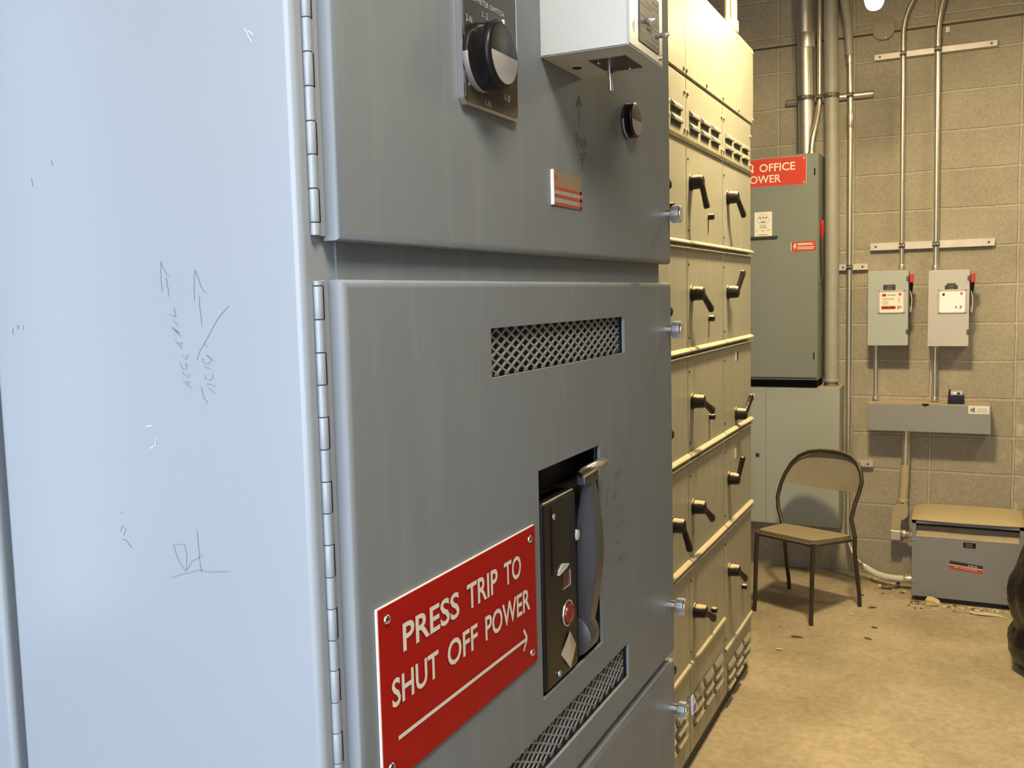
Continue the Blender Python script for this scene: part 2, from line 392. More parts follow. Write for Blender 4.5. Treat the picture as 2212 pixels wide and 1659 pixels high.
    def build(self, name, parent=None, angle=38, weighted=False):
        me = bpy.data.meshes.new(name)
        if parent is None:
            xs = [p.x for p in self.v]; ys = [p.y for p in self.v]; zs = [p.z for p in self.v]
            org = Vector(((min(xs)+max(xs))/2, (min(ys)+max(ys))/2, min(zs)))
        else:
            org = Vector(parent['_org'])
        me.from_pydata([p - org for p in self.v], [], self.f)
        for k in self.mats: me.materials.append(MT[k])
        for p, i, s in zip(me.polygons, self.m, self.s):
            p.material_index = i; p.use_smooth = s
        me.validate()
        if any(self.s): me.set_sharp_from_angle(angle=math.radians(angle))
        o = bpy.data.objects.new(name, me); COL.objects.link(o)
        if parent is None: o.location = org
        else: o.parent = parent
        o['_org'] = tuple(org)
        if weighted or self.bev:
            md = o.modifiers.new('normals', 'WEIGHTED_NORMAL'); md.keep_sharp = True
        return o

def tag(o, label, cat, group=None, kind=None):
    if label: o['label'] = label
    if cat: o['category'] = cat
    if group: o['group'] = group
    if kind: o['kind'] = kind
    return o

def thing(name, loc, label, cat, group=None):
    o = bpy.data.objects.new(name, None); COL.objects.link(o)
    o.empty_display_size = 0.05
    o.location = loc; o['_org'] = tuple(loc)
    return tag(o, label, cat, group)

def copy_tree(o, shift=(0,0,0), label=None, group=None):
    c = o.copy(); COL.objects.link(c)
    c.location = Vector(o.location) + Vector(shift)
    c['_org'] = tuple(c.location)
    if label: c['label'] = label
    if group: c['group'] = group
    for ch in list(o.children):
        d = ch.copy(); COL.objects.link(d); d.parent = c
        for g in list(ch.children):
            e = g.copy(); COL.objects.link(e); e.parent = d
    return c

X, Y, Z = Vector((1,0,0)), Vector((0,1,0)), Vector((0,0,1))
def arc(c, r, a0, a1, u, v, n=8):
    c, u, v = Vector(c), Vector(u), Vector(v)
    return [c + r*(math.cos(a0+(a1-a0)*i/n)*u + math.sin(a0+(a1-a0)*i/n)*v) for i in range(n+1)]

def door_shell(mb, y0, y1, z0, z1, xf, thick, r, holes, k, hole_depth=0.004, seg=4):
    """sheet metal door facing +X: flat front with openings, rounded edges folded back"""
    ys = sorted({y0+r, y1-r} | {h[0] for h in holes} | {h[1] for h in holes})
    zs = sorted({z0+r, z1-r} | {h[2] for h in holes} | {h[3] for h in holes})
    for i in range(len(ys)-1):
        for j in range(len(zs)-1):
            cy, cz = (ys[i]+ys[i+1])/2, (zs[j]+zs[j+1])/2
            if any(h[0] < cy < h[1] and h[2] < cz < h[3] for h in holes): continue
            mb.add([(xf, ys[i], zs[j]), (xf, ys[i+1], zs[j]), (xf, ys[i+1], zs[j+1]), (xf, ys[i], zs[j+1])], [(0,1,2,3)], k)
    for h in holes:
        a, b_, c, d = h; xb = xf - hole_depth
        mb.add([(xf,a,c),(xf,b_,c),(xf,b_,d),(xf,a,d),(xb,a,c),(xb,b_,c),(xb,b_,d),(xb,a,d)], [(0,4,5,1),(1,5,6,2),(2,6,7,3),(3,7,4,0)], k)
    loops = []
    for i in range(seg+1):
        t = PI/2*i/seg; e = r - r*math.sin(t); x = xf - r + r*math.cos(t)
        loops.append([(x,y0+e,z0+e),(x,y1-e,z0+e),(x,y1-e,z1-e),(x,y0+e,z1-e)])
    xb = xf - thick
    loops.append([(xb,y0,z0),(xb,y1,z0),(xb,y1,z1),(xb,y0,z1)])
    vs = [p for l in loops for p in l]; fs = []
    for i in range(len(loops)-1):
        for j in range(4):
            a, b_ = i*4+j, i*4+(j+1) % 4
            fs.append((a, a+4, b_+4, b_))
    mb.add(vs, fs, k, True)

# ================================================================== the setting
def struct(mb, name, **kw):
    o = mb.build(name, **kw); o['kind'] = 'structure'; return o
b = MB(); b.box(WALL_LEFT-0.1, WALL_RIGHT+0.1, -9.0, WALL_BACK+0.2, -0.15, 0.0, 'floor'); struct(b, 'floor')
b = MB(); b.box(WALL_LEFT-0.1, WALL_RIGHT+0.1, WALL_FRONT-0.15, WALL_BACK+0.15, CEIL, CEIL+0.15, 'ceiling'); struct(b, 'ceiling')
b = MB(); b.box(WALL_LEFT, WALL_RIGHT, WALL_BACK, WALL_BACK+0.15, 0, CEIL, 'wall')
o = struct(b, 'wall_back')
o.data.transform(Matrix.Translation(o.location)); o.location = (0, 0, 0)       # block courses are laid out from the room's origin
b = MB(); b.box(WALL_LEFT-0.1, WALL_LEFT, WALL_FRONT-0.15, WALL_BACK+0.15, 0, CEIL, 'wall_plain'); struct(b, 'wall_left')
b = MB(); b.box(WALL_RIGHT, WALL_RIGHT+0.1, WALL_FRONT-0.15, WALL_BACK+0.15, 0, CEIL, 'wall_plain'); struct(b, 'wall_right')
b = MB()
b.box(WALL_LEFT, -2.68, WALL_FRONT-0.15, WALL_FRONT, 0, CEIL, 'wall_plain')          # unseen narrow slot added to reflect a stripe in the side panel, then pier
b.box(-2.68, -2.30, WALL_FRONT-0.15, WALL_FRONT, 0, DOOR_Z0, 'wall_plain'); b.box(-2.68, -2.30, WALL_FRONT-0.15, WALL_FRONT, DOOR_Z, CEIL, 'wall_plain')
b.box(-2.30, DOOR_X0, WALL_FRONT-0.15, WALL_FRONT, 0, CEIL, 'wall_plain')
b.box(DOOR_X1, WALL_RIGHT, WALL_FRONT-0.15, WALL_FRONT, 0, CEIL, 'wall_plain')
b.box(DOOR_X0, DOOR_X1, WALL_FRONT-0.15, WALL_FRONT, DOOR_Z, CEIL, 'wall_plain')
b.box(DOOR_X0, DOOR_X1, WALL_FRONT-0.15, WALL_FRONT, 0, DOOR_Z0, 'wall_plain')
struct(b, 'wall_front')
# ledger strip along the top courses of the back wall, with its little clip
b = MB()
b.box(WALL_LEFT, WALL_RIGHT, WALL_BACK-0.010, WALL_BACK, 2.992, 3.010, 'cover_tan', 0.003)
b.box(WALL_LEFT, WALL_RIGHT, WALL_BACK-0.002, WALL_BACK, 2.984, 2.992, 'mcc_dark')
struct(b, 'trim_1')
b = MB(); b.box(-0.140, -0.118, WALL_BACK-0.014, WB, 2.945, 2.975, 'strut', 0.002)
b.box(-0.135, -0.123, WALL_BACK-0.018, WALL_BACK-0.014, 2.952, 2.968, 'strut')
tag(b.build('wall_clip'), 'small metal clip under the ledge at the top of the back wall', 'clip')

# ================================================================== near switchgear cabinet
XD = -0.42            # front of the doors
XF = -0.4376          # front of the cabinet body
CY0, CY1, CZ = 0.556, 1.430, 2.32
cab = thing('switchgear_cabinet', (-0.61, 1.0, 0.0), 'big grey switchgear cabinet with hinged doors filling the near left of the view', 'cabinet')
b = MB(); b.box(-0.782, XF, CY0, CY0+0.060, 0.0, CZ, 'paint', 0.0065, 4)
b.box(-0.782, XF, CY1-0.003, CY1, 0.0, CZ, 'paint'); b.box(-0.782, -0.779, CY0+0.060, CY1-0.003, 0.0, CZ, 'paint'); b.box(-0.779, XF, CY0+0.060, CY1-0.003, CZ-0.003, CZ, 'paint')
b.build('body', cab, weighted=True)
b = MB(); b.box(-1.18, -0.802, CY0+0.004, CY1, 0.0, CZ, 'paint', 0.0065, 4)
b.box(-0.802, -0.7825, CY0+0.05, CY1-0.05, 0.0, CZ-0.02, 'mcc_dark')
b.build('rear_body', cab, weighted=True)
b = MB()
for q in ((0.5965, 0.900, 0.0, CZ-0.02), (1.140, CY1-0.001, 0.0, CZ-0.02), (0.900, 1.140, 0.0, 1.150), (0.900, 1.140, 1.452, CZ-0.02)): b.box(XF, XF+0.0016, q[0], q[1], q[2], q[3], 'paint_shaded')
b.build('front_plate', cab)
SIDE_PENCIL = [[(-0.5754, 1.6317), (-0.576, 1.6433), (-0.5751, 1.6552), (-0.5721, 1.6484), (-0.5689, 1.6442), (-0.5659, 1.6437)], [(-0.5705, 1.6424), (-0.5695, 1.6357), (-0.5682, 1.6274)], [(-0.5422, 1.6235), (-0.5418, 1.6349), (-0.54, 1.6473), (-0.5378, 1.6428), (-0.5346, 1.634), (-0.532, 1.6303), (-0.5291, 1.6295)], [(-0.537, 1.6275), (-0.5372, 1.6187), (-0.5358, 1.604)], [(-0.5502, 1.5553), (-0.5592, 1.5607), (-0.5503, 1.5601)], [(-0.5542, 1.5604), (-0.5529, 1.5578)], [(-0.5597, 1.5679), (-0.5525, 1.5635), (-0.5513, 1.5665)], [(-0.5611, 1.5754), (-0.5575, 1.5698), (-0.554, 1.5702), (-0.5552, 1.5747), (-0.5523, 1.5732)], [(-0.5587, 1.581), (-0.5535, 1.5777), (-0.5526, 1.5822)], [(-0.5648, 1.593), (-0.5583, 1.5863)], [(-0.5625, 1.5904), (-0.5569, 1.5911), (-0.5591, 1.5885)], [(-0.5675, 1.6031), (-0.5628, 1.599), (-0.5586, 1.596)], [(-0.567, 1.6035), (-0.5599, 1.5986), (-0.5637, 1.6012)], [(-0.5656, 1.6087), (-0.5599, 1.6042)], [(-0.5698, 1.6133), (-0.5604, 1.6108)], [(-0.5638, 1.6192), (-0.5629, 1.6113)], [(-0.508, 1.6189), (-0.517, 1.6118), (-0.5242, 1.6039), (-0.5296, 1.5962), (-0.5349, 1.59), (-0.5391, 1.5848), (-0.5431, 1.5774)], [(-0.5354, 1.59), (-0.5312, 1.5878)], [(-0.533, 1.5556), (-0.5264, 1.5518)], [(-0.5342, 1.5591), (-0.5254, 1.5571)], [(-0.5356, 1.5656), (-0.5349, 1.5626), (-0.5311, 1.5618), (-0.5278, 1.5635), (-0.5276, 1.5664)], [(-0.5363, 1.5726), (-0.5293, 1.5705)], [(-0.5371, 1.5789), (-0.5359, 1.5752), (-0.5311, 1.5745), (-0.5282, 1.5775), (-0.5326, 1.5813), (-0.5263, 1.5769)], [(-0.5402, 1.5566), (-0.5379, 1.5477), (-0.5343, 1.544)], [(-0.5797, 1.4265), (-0.5674, 1.4285), (-0.5652, 1.42), (-0.5668, 1.4067)], [(-0.5791, 1.4256), (-0.5748, 1.4146), (-0.5674, 1.4057)], [(-0.5835, 1.3987), (-0.5758, 1.4017), (-0.5652, 1.4046), (-0.5536, 1.4085), (-0.5391, 1.4083), (-0.5225, 1.4105)], [(-0.5529, 1.4406), (-0.5522, 1.4282), (-0.5519, 1.4169), (-0.5504, 1.4067)], [(-0.5662, 1.4067), (-0.5599, 1.4153), (-0.554, 1.418), (-0.5482, 1.4216)], [(-0.6363, 1.4492), (-0.6352, 1.448)], [(-0.6385, 1.4319), (-0.6361, 1.4375), (-0.632, 1.4351), (-0.635, 1.4295)], [(-0.6371, 1.4261), (-0.6328, 1.4256), (-0.6306, 1.4235), (-0.6266, 1.4194)], [(-0.7541, 1.6045), (-0.7554, 1.6), (-0.7539, 1.5983)], [(-0.7488, 1.6067), (-0.7485, 1.6022), (-0.7463, 1.6067)], [(-0.7405, 1.6066), (-0.7413, 1.6022)], [(-0.7176, 1.7313), (-0.7163, 1.7237)], [(-0.6919, 1.7436), (-0.6904, 1.7385)]]
SIDE_SCRATCH = [[(-0.6021, 1.523), (-0.5947, 1.5238)], [(-0.5913, 1.5148), (-0.5925, 1.5078), (-0.5991, 1.5048)], [(-0.4796, 1.8205), (-0.4757, 1.8134), (-0.4726, 1.8084)], [(-0.4763, 1.8181), (-0.4713, 1.8141)]]
for nm, a, c in (('pencil_arrow', 0, 2), ('pencil_arrow', 2, 4), ('pencil_writing', 4, 16), ('pencil_line', 16, 18), ('pencil_writing', 18, 24), ('pencil_sketch', 24, 29), ('pencil_smudge', 29, 32), ('pencil_writing', 32, 35), ('pencil_tick', 35, 36), ('pencil_tick', 36, 37)):
    sb = MB()
    for pl in SIDE_PENCIL[a:c]: sb.stroke(pl, (0, CY0, 0), X, Z, -Y, 0.00055, 'pencil')
    sb.build(nm, cab)
for a, c in ((0, 2), (2, 4)):
    sb = MB()
    for pl in SIDE_SCRATCH[a:c]: sb.stroke(pl, (0, CY0, 0), X, Z, -Y, 0.0009, 'scratch')
    sb.build('paint_scratch', cab)

V1 = (0.821, 1.217, 1.5415, 1.5905)
V2 = (0.821, 1.217, 1.0885, 1.1375)
OPN = (0.925, 1.1165, 1.172, 1.431)
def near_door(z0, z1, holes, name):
    mb = MB(); door_shell(mb, 0.581, 1.4435, z0, z1, XD, 0.0155, 0.006, holes, 'paint_shaded')
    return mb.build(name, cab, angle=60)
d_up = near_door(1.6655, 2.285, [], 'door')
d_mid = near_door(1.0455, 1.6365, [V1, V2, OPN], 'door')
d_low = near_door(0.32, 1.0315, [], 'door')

def expanded_mesh(a, mb):
    """raised diamond mesh set in the opening a of the door, with a dark lining behind it"""
    y0, y1, z0, z1 = a; xm = XD-0.009
    mb.add([(xm-0.006, y0-0.004, z0-0.004), (xm-0.006, y1+0.004, z0-0.004), (xm-0.006, y1+0.004, z1+0.004), (xm-0.006, y0-0.004, z1+0.004)], [(0,1,2,3)], 'vent_dark')
    px, pz = 0.0233, 0.0112
    slope = pz/px
    for sgn in (1, -1):
        n = int((y1-y0)/px) + 8
        for i in range(-6, n):
            # line z = z0 + sgn*slope*(y - yc); clip to the opening
            pts = []
            yc = y0 + i*px
            if sgn > 0: ya, yb = yc, yc + (z1-z0)/slope
            else: ya, yb = yc, yc + (z1-z0)/slope
            za, zb = (z0, z1) if sgn > 0 else (z1, z0)
            if yb < y0 or ya > y1: continue
            if ya < y0: za += (zb-za)*(y0-ya)/(yb-ya); ya = y0
            if yb > y1: zb = za + (zb-za)*(y1-ya)/(yb-ya); yb = y1
            d = Vector((0, yb-ya, zb-za)); l = d.length
            if l < 0.003: continue
            d.normalize(); w = Vector((0, -d.z, d.y))
            c = Vector((xm, (ya+yb)/2, (za+zb)/2))
            mb.obox(c, d*(l/2), w*0.0011, Vector((0.0009 if sgn > 0 else 0.0006, 0, 0)), 'mesh_metal')
for a in (V1, V2):
    mb = MB(); expanded_mesh(a, mb); mb.build('vent_mesh', d_mid)

# continuous hinges: a leaf on the door side and alternating barrel knuckles
def hinge(zs, zlo, zhi, first_frame):
    hy, hx, hr = 0.5700, XF+0.0032, 0.0035
    mb = MB(); mb.box(XF+0.0012, XF+0.0046, hy+0.0048, 0.5808, zlo, zhi, 'paint', 0.0004, 1)
    hg = mb.build('hinge', cab)
    fr = first_frame
    for a, c in zip(zs[:-1], zs[1:]):
        lo, hi = min(a, c)+0.0003, max(a, c)-0.0003
        k = MB(); k.cyl((hx, hy, lo), (hx, hy, hi), hr, 'paint', 20, 0.0006)
        if fr: k.box(XF+0.0010, XF+0.0050, hy+hr+0.0001, hy+0.0047, lo, hi, 'black_matt')
        else: k.box(XF+0.0012, XF+0.0050, hy, hy+0.0047, lo, hi, 'paint', 0.0006)
        k.build('hinge_knuckle', hg)
        fr = not fr
up_z = [1.8244+0.02452*k for k in range(18, 0, -1)] + [1.8244, 1.8003, 1.7760, 1.7513, 1.7274, 1.7029, 1.6784, 1.6687]
hinge(up_z, 1.6687, 2.27, False if (len(up_z)-26) % 2 else False)
lo_z = [1.6360, 1.6319, 1.6071, 1.5825, 1.5584, 1.5341, 1.5097, 1.4852, 1.4610, 1.4367, 1.4117, 1.3870, 1.3624, 1.3386, 1.3131, 1.2886, 1.2643]
lo_z += [1.2643-0.0243*k for k in range(1, 9)]
hinge(lo_z, 1.07, 1.6365, False)

# knurled latch knobs on the free edge of the doors
def latch(door, z, dy=0.0):
    y = 1.421+dy; k = MB()
    k.cyl((XD, y, z), (XD+0.008, y, z), 0.0085, 'chrome', 20)
    k.tube([(XD+0.008, y, z), (XD+0.0085, y, z), (XD+0.010, y, z), (XD+0.021, y, z), (XD+0.0225, y, z)], [0.0105, 0.0122, 0.013, 0.013, 0.0115], 'alu', 28)
    k.cyl((XD+0.0225, y, z), (XD+0.0232, y, z), 0.0095, 'silver', 24)
    for i in range(28):
        a = 2*PI*i/28
        c = Vector((XD+0.0155, y+0.0131*math.cos(a), z+0.0131*math.sin(a)))
        k.obox(c, (0.0055, 0, 0), Vector((0, -math.sin(a), math.cos(a)))*0.0006, Vector((0, math.cos(a), math.sin(a)))*0.0004, 'alu')
    return k.build('latch_knob', door)
latch(d_up, 1.740); latch(d_mid, 1.564); latch(d_mid, 1.125, 0.006); latch(d_low, 0.952, 0.012)

# felt pen notes on the doors
UD = ((XD, 0, 0), Y, Z, X)
mk = MB()
for pl in ([(1.0645, 1.8205), (1.0645, 1.854)], [(1.0535, 1.8395), (1.0645, 1.8555), (1.0765, 1.8440)], [(1.0575, 1.842), (1.0645, 1.850), (1.0725, 1.843)],
           [(1.0535, 1.795), (1.0535, 1.812), (1.0600, 1.810), (1.0610, 1.804), (1.0540, 1.802)], [(1.0640, 1.806), (1.0640, 1.798), (1.0690, 1.797), (1.0700, 1.806), (1.0705, 1.796)],
           [(1.0790, 1.806), (1.0745, 1.804), (1.0780, 1.800), (1.0745, 1.796)], [(1.0820, 1.812), (1.0820, 1.796)], [(1.0820, 1.802), (1.0865, 1.804), (1.0870, 1.796)],
           [(1.0720, 1.786), (1.0640, 1.788), (1.0640, 1.780), (1.0720, 1.782), (1.0720, 1.787), (1.0710, 1.770), (1.0650, 1.768)], [(1.0770, 1.791), (1.0770, 1.786)], [(1.0800, 1.791), (1.0800, 1.786)]):
    mk.stroke(pl, *UD, 0.0015, 'marker')
mk.build('pen_note', d_up)
mk = MB()
rnd = random.Random(3)
for zc, y0, y1 in ((1.383, 1.166, 1.206), (1.354, 1.164, 1.184), (1.333, 1.166, 1.198), (1.311, 1.168, 1.206), (1.288, 1.172, 1.188), (1.266, 1.174, 1.208)):
    y = y0
    while y < y1:
        w = 0.008
        mk.stroke([(y, zc+rnd.uniform(-0.007, 0)), (y+w*0.3, zc+rnd.uniform(0.001, 0.007)), (y+w*0.6, zc+rnd.uniform(-0.007, -0.001)), (y+w*0.8, zc+rnd.uniform(-0.002, 0.006))], *UD, 0.0009, 'marker')
        y += w*1.25
mk.stroke([(1.152, 1.384), (1.146, 1.372), (1.140, 1.362), (1.136, 1.348)], *UD, 0.0009, 'marker')
mk.build('pen_note', d_mid)

# tag hung on the lowest latch knob
tg = thing('padlock_tag', (-0.39, 1.45, 0.95), 'white tag with a violet sticker hanging from the lowest latch knob', 'tag')
k = MB(); k.tube(arc((-0.394, 1.433, 0.969), 0.008, 0, 2*PI, Y, Z, 16), 0.0016, 'chrome', 8); k.build('ring', tg)
k = MB(); k.prism([(-0.006, 0.018), (0.004, 0.020), (0.028, -0.006), (0.024, -0.016), (-0.002, -0.012)], (-0.3905, 1.437, 0.957), Y, Z, X, 0, 0.0012, 'paper_bright'); k.build('card', tg)
k = MB(); k.prism([(0.003, 0.002), (0.016, 0.003), (0.019, -0.010), (0.003, -0.010)], (-0.3905, 1.437, 0.957), Y, Z, X, 0.0012, 0.0018, 'purple'); k.build('sticker', tg)

# ------------------------------------------------------------------ voltmeter switch
sw = thing('voltmeter_switch', (XD, 0.826, 1.795), 'black round voltmeter selector switch on a dark chrome-edged plate on the upper door', 'switch')
k = MB()
bm = bmesh.new()
k.prism([(0.768+r0, z) for r0, z in ()] or [(0.7735, 1.7955), (0.8775, 1.7955), (0.8828, 1.801), (0.8828, 1.9145), (0.8775, 1.920), (0.7735, 1.920), (0.7682, 1.9145), (0.7682, 1.801)], (XD, 0, 0), Y, Z, X, 0.0003, 0.0062, 'chrome')
bm.free(); k.build('bezel', sw)
k = MB(); k.prism([(0.7745, 1.7985), (0.8765, 1.7985), (0.8800, 1.802), (0.8800, 1.9135), (0.8765, 1.917), (0.7745, 1.917), (0.7710, 1.9135), (0.7710, 1.802)], (XD, 0, 0), Y, Z, X, 0.0055, 0.0068, 'plate'); k.build('dial_plate', sw)
PT = (Y, Z, X)
xx = XD+0.0068
for tx, ty, tz_, tw, th in (('VOLTMETER SWITCH', 0.7755, 1.8905, 0.076, 0.0050), ('1-2', 0.8055, 1.8800, 0.0115, 0.0054), ('3-N', 0.7735, 1.8690, 0.0115, 0.0062), ('2-N', 0.7745, 1.8130, 0.0115, 0.0062),
                        ('1-N', 0.8075, 1.7995, 0.0115, 0.0062), ('1-3', 0.8500, 1.8120, 0.0100, 0.0058)):
    k = MB(); k.text(tx, (xx, ty, tz_), *PT, tw, th, 'white_print'); k.build('lettering', sw)

def knob(parent, cy, cz, x0, Rk, L):
    """round selector knob facing +X: thumb scoops in both sides, pale grey lower half on flange and face"""
    NA, k = 96, MB()
    prof = [(0.0, 0.99, 9), (0.03, 1.0, 9), (0.17, 1.0, 9), (0.20, 0.98, 0.98), (0.26, 0.97, 0.74), (0.36, 0.97, 0.52), (0.48, 0.97, 0.40), (0.60, 0.97, 0.44), (0.70, 0.97, 0.60), (0.77, 0.97, 0.82), (0.80, 0.98, 0.98), (0.84, 1.0, 9), (0.93, 0.98, 9), (0.98, 0.93, 9), (1.0, 0.86, 9)]
    vs, fs = [], []
    for t, r, f in prof:
        for i in range(NA):
            a = 2*PI*i/NA; y, z = Rk*r*math.cos(a), Rk*r*math.sin(a)
            y = max(-f*Rk, min(f*Rk, y)); vs.append((x0+L*t, cy+y, cz+z))
    n = len(prof)
    def low(i): return math.sin(2*PI*(i+0.5)/NA) < 0
    for j in range(n-1):
        for i in range(NA): fs.append((j*NA+i, j*NA+(i+1) % NA, (j+1)*NA+(i+1) % NA, (j+1)*NA+i))
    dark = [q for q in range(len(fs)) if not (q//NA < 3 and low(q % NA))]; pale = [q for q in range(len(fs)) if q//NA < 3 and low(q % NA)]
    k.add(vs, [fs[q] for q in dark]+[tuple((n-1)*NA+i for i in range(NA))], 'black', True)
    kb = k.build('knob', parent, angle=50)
    p = MB(); p.add(vs, [fs[q] for q in pale], 'grey_half', True); p.build('flange_grey_half', kb)
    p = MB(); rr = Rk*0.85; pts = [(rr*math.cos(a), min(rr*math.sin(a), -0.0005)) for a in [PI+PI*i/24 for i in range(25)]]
    p.prism(pts, (x0+L, cy, cz), Y, Z, X, -0.0005, 0.0006, 'grey_half'); p.build('face_grey_half', kb)
    q = MB(); q.box(x0+L*0.55, x0+L+0.0006, cy-0.0012, cy+0.0012, cz+Rk*0.86, cz+Rk*0.985, 'white_print'); q.build('pointer_mark', kb)
    return kb
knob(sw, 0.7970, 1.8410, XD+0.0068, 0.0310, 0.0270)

sw2 = thing('control_switch', (XD, 1.205, 1.83), 'small black round selector knob under the toggle box on the upper door', 'switch')
k = MB(); k.cyl((XD+0.0003, 1.238, 1.850), (XD+0.003, 1.238, 1.850), 0.0215, 'black', 32); k.build('base', sw2)
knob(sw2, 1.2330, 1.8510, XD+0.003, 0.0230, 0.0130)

# ------------------------------------------------------------------ toggle box on the upper door
BX = -0.3205
mbx = thing('toggle_switch_box', (-0.37, 1.015, 1.876), 'pale grey steel box with a toggle switch underneath, on the upper door', 'box')
k = MB(); k.box(XD+0.0003, BX-0.0012, 0.9565, 1.0735, 1.8775, 2.16, 'grey_box', 0.0012, 2)
k.box(XD+0.0003, BX-0.002, 0.955, 0.9565, 1.876, 2.16, 'grey_box'); k.box(XD+0.0003, BX, 0.955, 1.0745, 1.876, 1.8778, 'grey_box', 0.0005, 1)
k.build('enclosure', mbx)
k = MB(); k.box(BX-0.0012, BX, 0.9575, 1.0735, 1.8785, 2.16, 'silver', 0.0004, 1); k.build('cover', mbx)
k = MB(); k.box(BX, BX+0.0012, 0.989, 1.0585, 1.8875, 1.945, 'plate'); 
for i, zz in enumerate((1.9385, 1.933, 1.928, 1.9165, 1.911, 1.9055, 1.900, 1.8945)):
    for ya, yb in ((0.992, 1.006), (1.009, 1.030), (1.033, 1.054)):
        if (i+int(ya*1000)) % 3: k.box(BX+0.0012, BX+0.0014, ya, yb, zz-0.0012, zz+0.0012, 'print_grey')
k.build('rating_plate', mbx)
for (yy, zz) in ((1.012, 1.9135), (1.066, 1.9105)):
    k = MB(); k.cyl((BX, yy, zz), (BX+0.004, yy, zz), 0.0028, 'chrome', 14)
    k.obox((BX+0.005, yy, zz), (0.004, 0, 0), (0, 0.0062, 0.002), (0, -0.0008, 0.0022), 'chrome', 0.0008); k.build('wing_screw', mbx)
k = MB(); k.prism([(0.967, 1.9015), (0.9735, 1.9085), (0.9725, 1.893)], (BX, 0, 0), Y, Z, X, 0, 0.001, 'white_core'); k.build('warning_triangle', mbx)
k = MB(); k.cyl((BX, 1.0655, 1.8855), (BX+0.002, 1.0655, 1.8855), 0.003, 'chrome', 16, 0.0008); k.build('screw', mbx)
k = MB(); k.box(-0.379, -0.338, 0.9885, 1.0525, 1.8745, 1.876, 'plate'); k.box(-0.3795, -0.3375, 0.9875, 0.9885, 1.8743, 1.876, 'chrome'); k.build('switch_plate', mbx)
k = MB(); k.cyl((-0.372, 1.040, 1.876), (-0.372, 1.040, 1.870), 0.0042, 'chrome', 18); k.tube([(-0.372, 1.040, 1.871), (-0.372, 1.042, 1.860), (-0.372, 1.043, 1.852), (-0.372, 1.043, 1.851)], [0.0014, 0.0019, 0.0026, 0.0018], 'alu', 14); k.build('toggle', mbx)
for q in ((-0.372, 1.004), (-0.350, 1.046)):
    k = MB(); k.cyl((q[0], q[1], 1.8745), (q[0], q[1], 1.8728), 0.0026, 'chrome', 14, 0.0006); k.build('screw', mbx)
k = MB(); k.cyl((-0.404, 1.020, 1.8765), (-0.404, 1.020, 1.8757), 0.0055, 'black_matt', 18); k.build('hole_plug', mbx)

# ------------------------------------------------------------------ small red and tan rating label
lb = thing('rating_label', (XD, 1.021, 1.72), 'small tan and red rating label tacked on the upper door below the pen arrow', 'label')
k = MB(); k.box(XD+0.0003, XD+0.0012, 0.9755, 1.0660, 1.7215, 1.7595, 'tan_label'); k.box(XD+0.0003, XD+0.004, 0.9745, 0.9762, 1.7215, 1.7600, 'white_core'); k.build('plate', lb)
k = MB(); xl = XD+0.0012
k.box(xl, xl+0.0002, 0.9775, 1.0645, 1.7390, 1.7425, 'red_label'); k.box(xl, xl+0.0002, 0.9775, 1.0645, 1.7305, 1.7335, 'red_label'); k.box(xl, xl+0.0002, 0.9775, 1.0645, 1.7220, 1.7245, 'red_label')
k.box(xl, xl+0.0002, 0.9775, 0.9800, 1.7220, 1.7425, 'red_label'); k.box(xl, xl+0.0002, 1.0600, 1.0645, 1.7220, 1.7425, 'red_label')
k.prism([(0.9785, 1.7520), (0.9845, 1.7565), (0.9910, 1.7520), (0.9845, 1.7475)], (xl, 0, 0), Y, Z, X, 0, 0.0003, 'red_label')
k.build('red_print', lb)
k = MB()
for a, c in ((0.9805, 0.9985), (1.0005, 1.0190), (1.0210, 1.0390), (1.0410, 1.0590)): k.box(xl, xl+0.0003, a, c, 1.7340, 1.7385, 'silver_label')
for a, c in ((0.9805, 1.0060), (1.0085, 1.0330), (1.0360, 1.0560)): k.box(xl, xl+0.0003, a, c, 1.7250, 1.7300, 'silver_label')
k.build('stamped_fields', lb)
k = MB(); k.cyl((xl, 1.0640, 1.7375), (xl+0.001, 1.0640, 1.7375), 0.0018, 'chrome', 12); k.build('rivet', lb)

# ------------------------------------------------------------------ red sign
XS = XD+0.0030
sg = thing('warning_sign', (XD, 0.755, 1.226), 'red engraved sign with two lines of capitals and an arrow, riveted to the near door', 'sign')
k = MB(); k.box(XD+0.0003, XS-0.0006, 0.6050, 0.9055, 1.2265, 1.3765, 'white_core'); k.box(XS-0.0006, XS, 0.6062, 0.9055, 1.2265, 1.3758, 'red_sign'); k.build('plate', sg)
k = MB()
for wd, ya, yb, zz in (('PRESS', 0.6395, 0.7355, 1.3302), ('TRIP', 0.7505, 0.8140, 1.3302), ('TO', 0.8285, 0.8680, 1.3302), ('SHUT', 0.6205, 0.6955, 1.2890), ('OFF', 0.7115, 0.7690, 1.2890), ('POWER', 0.7850, 0.8880, 1.2890)):
    k.text(wd, (XS, ya, zz), *PT, yb-ya, 0.0243, 'cream', bold=0.018)
k.build('lettering', sg)
k = MB()
k.stroke([(0.6280, 1.2614), (0.8785, 1.2594)], (XS, 0, 0), Y, Z, X, 0.0036, 'cream', 0.0005)
k.stroke([(0.8710, 1.2716), (0.8790, 1.2602)], (XS, 0, 0), Y, Z, X, 0.0036, 'cream', 0.0006)
k.stroke([(0.8698, 1.2492), (0.8790, 1.2600)], (XS, 0, 0), Y, Z, X, 0.0036, 'cream', 0.0007)
k.build('arrow', sg)
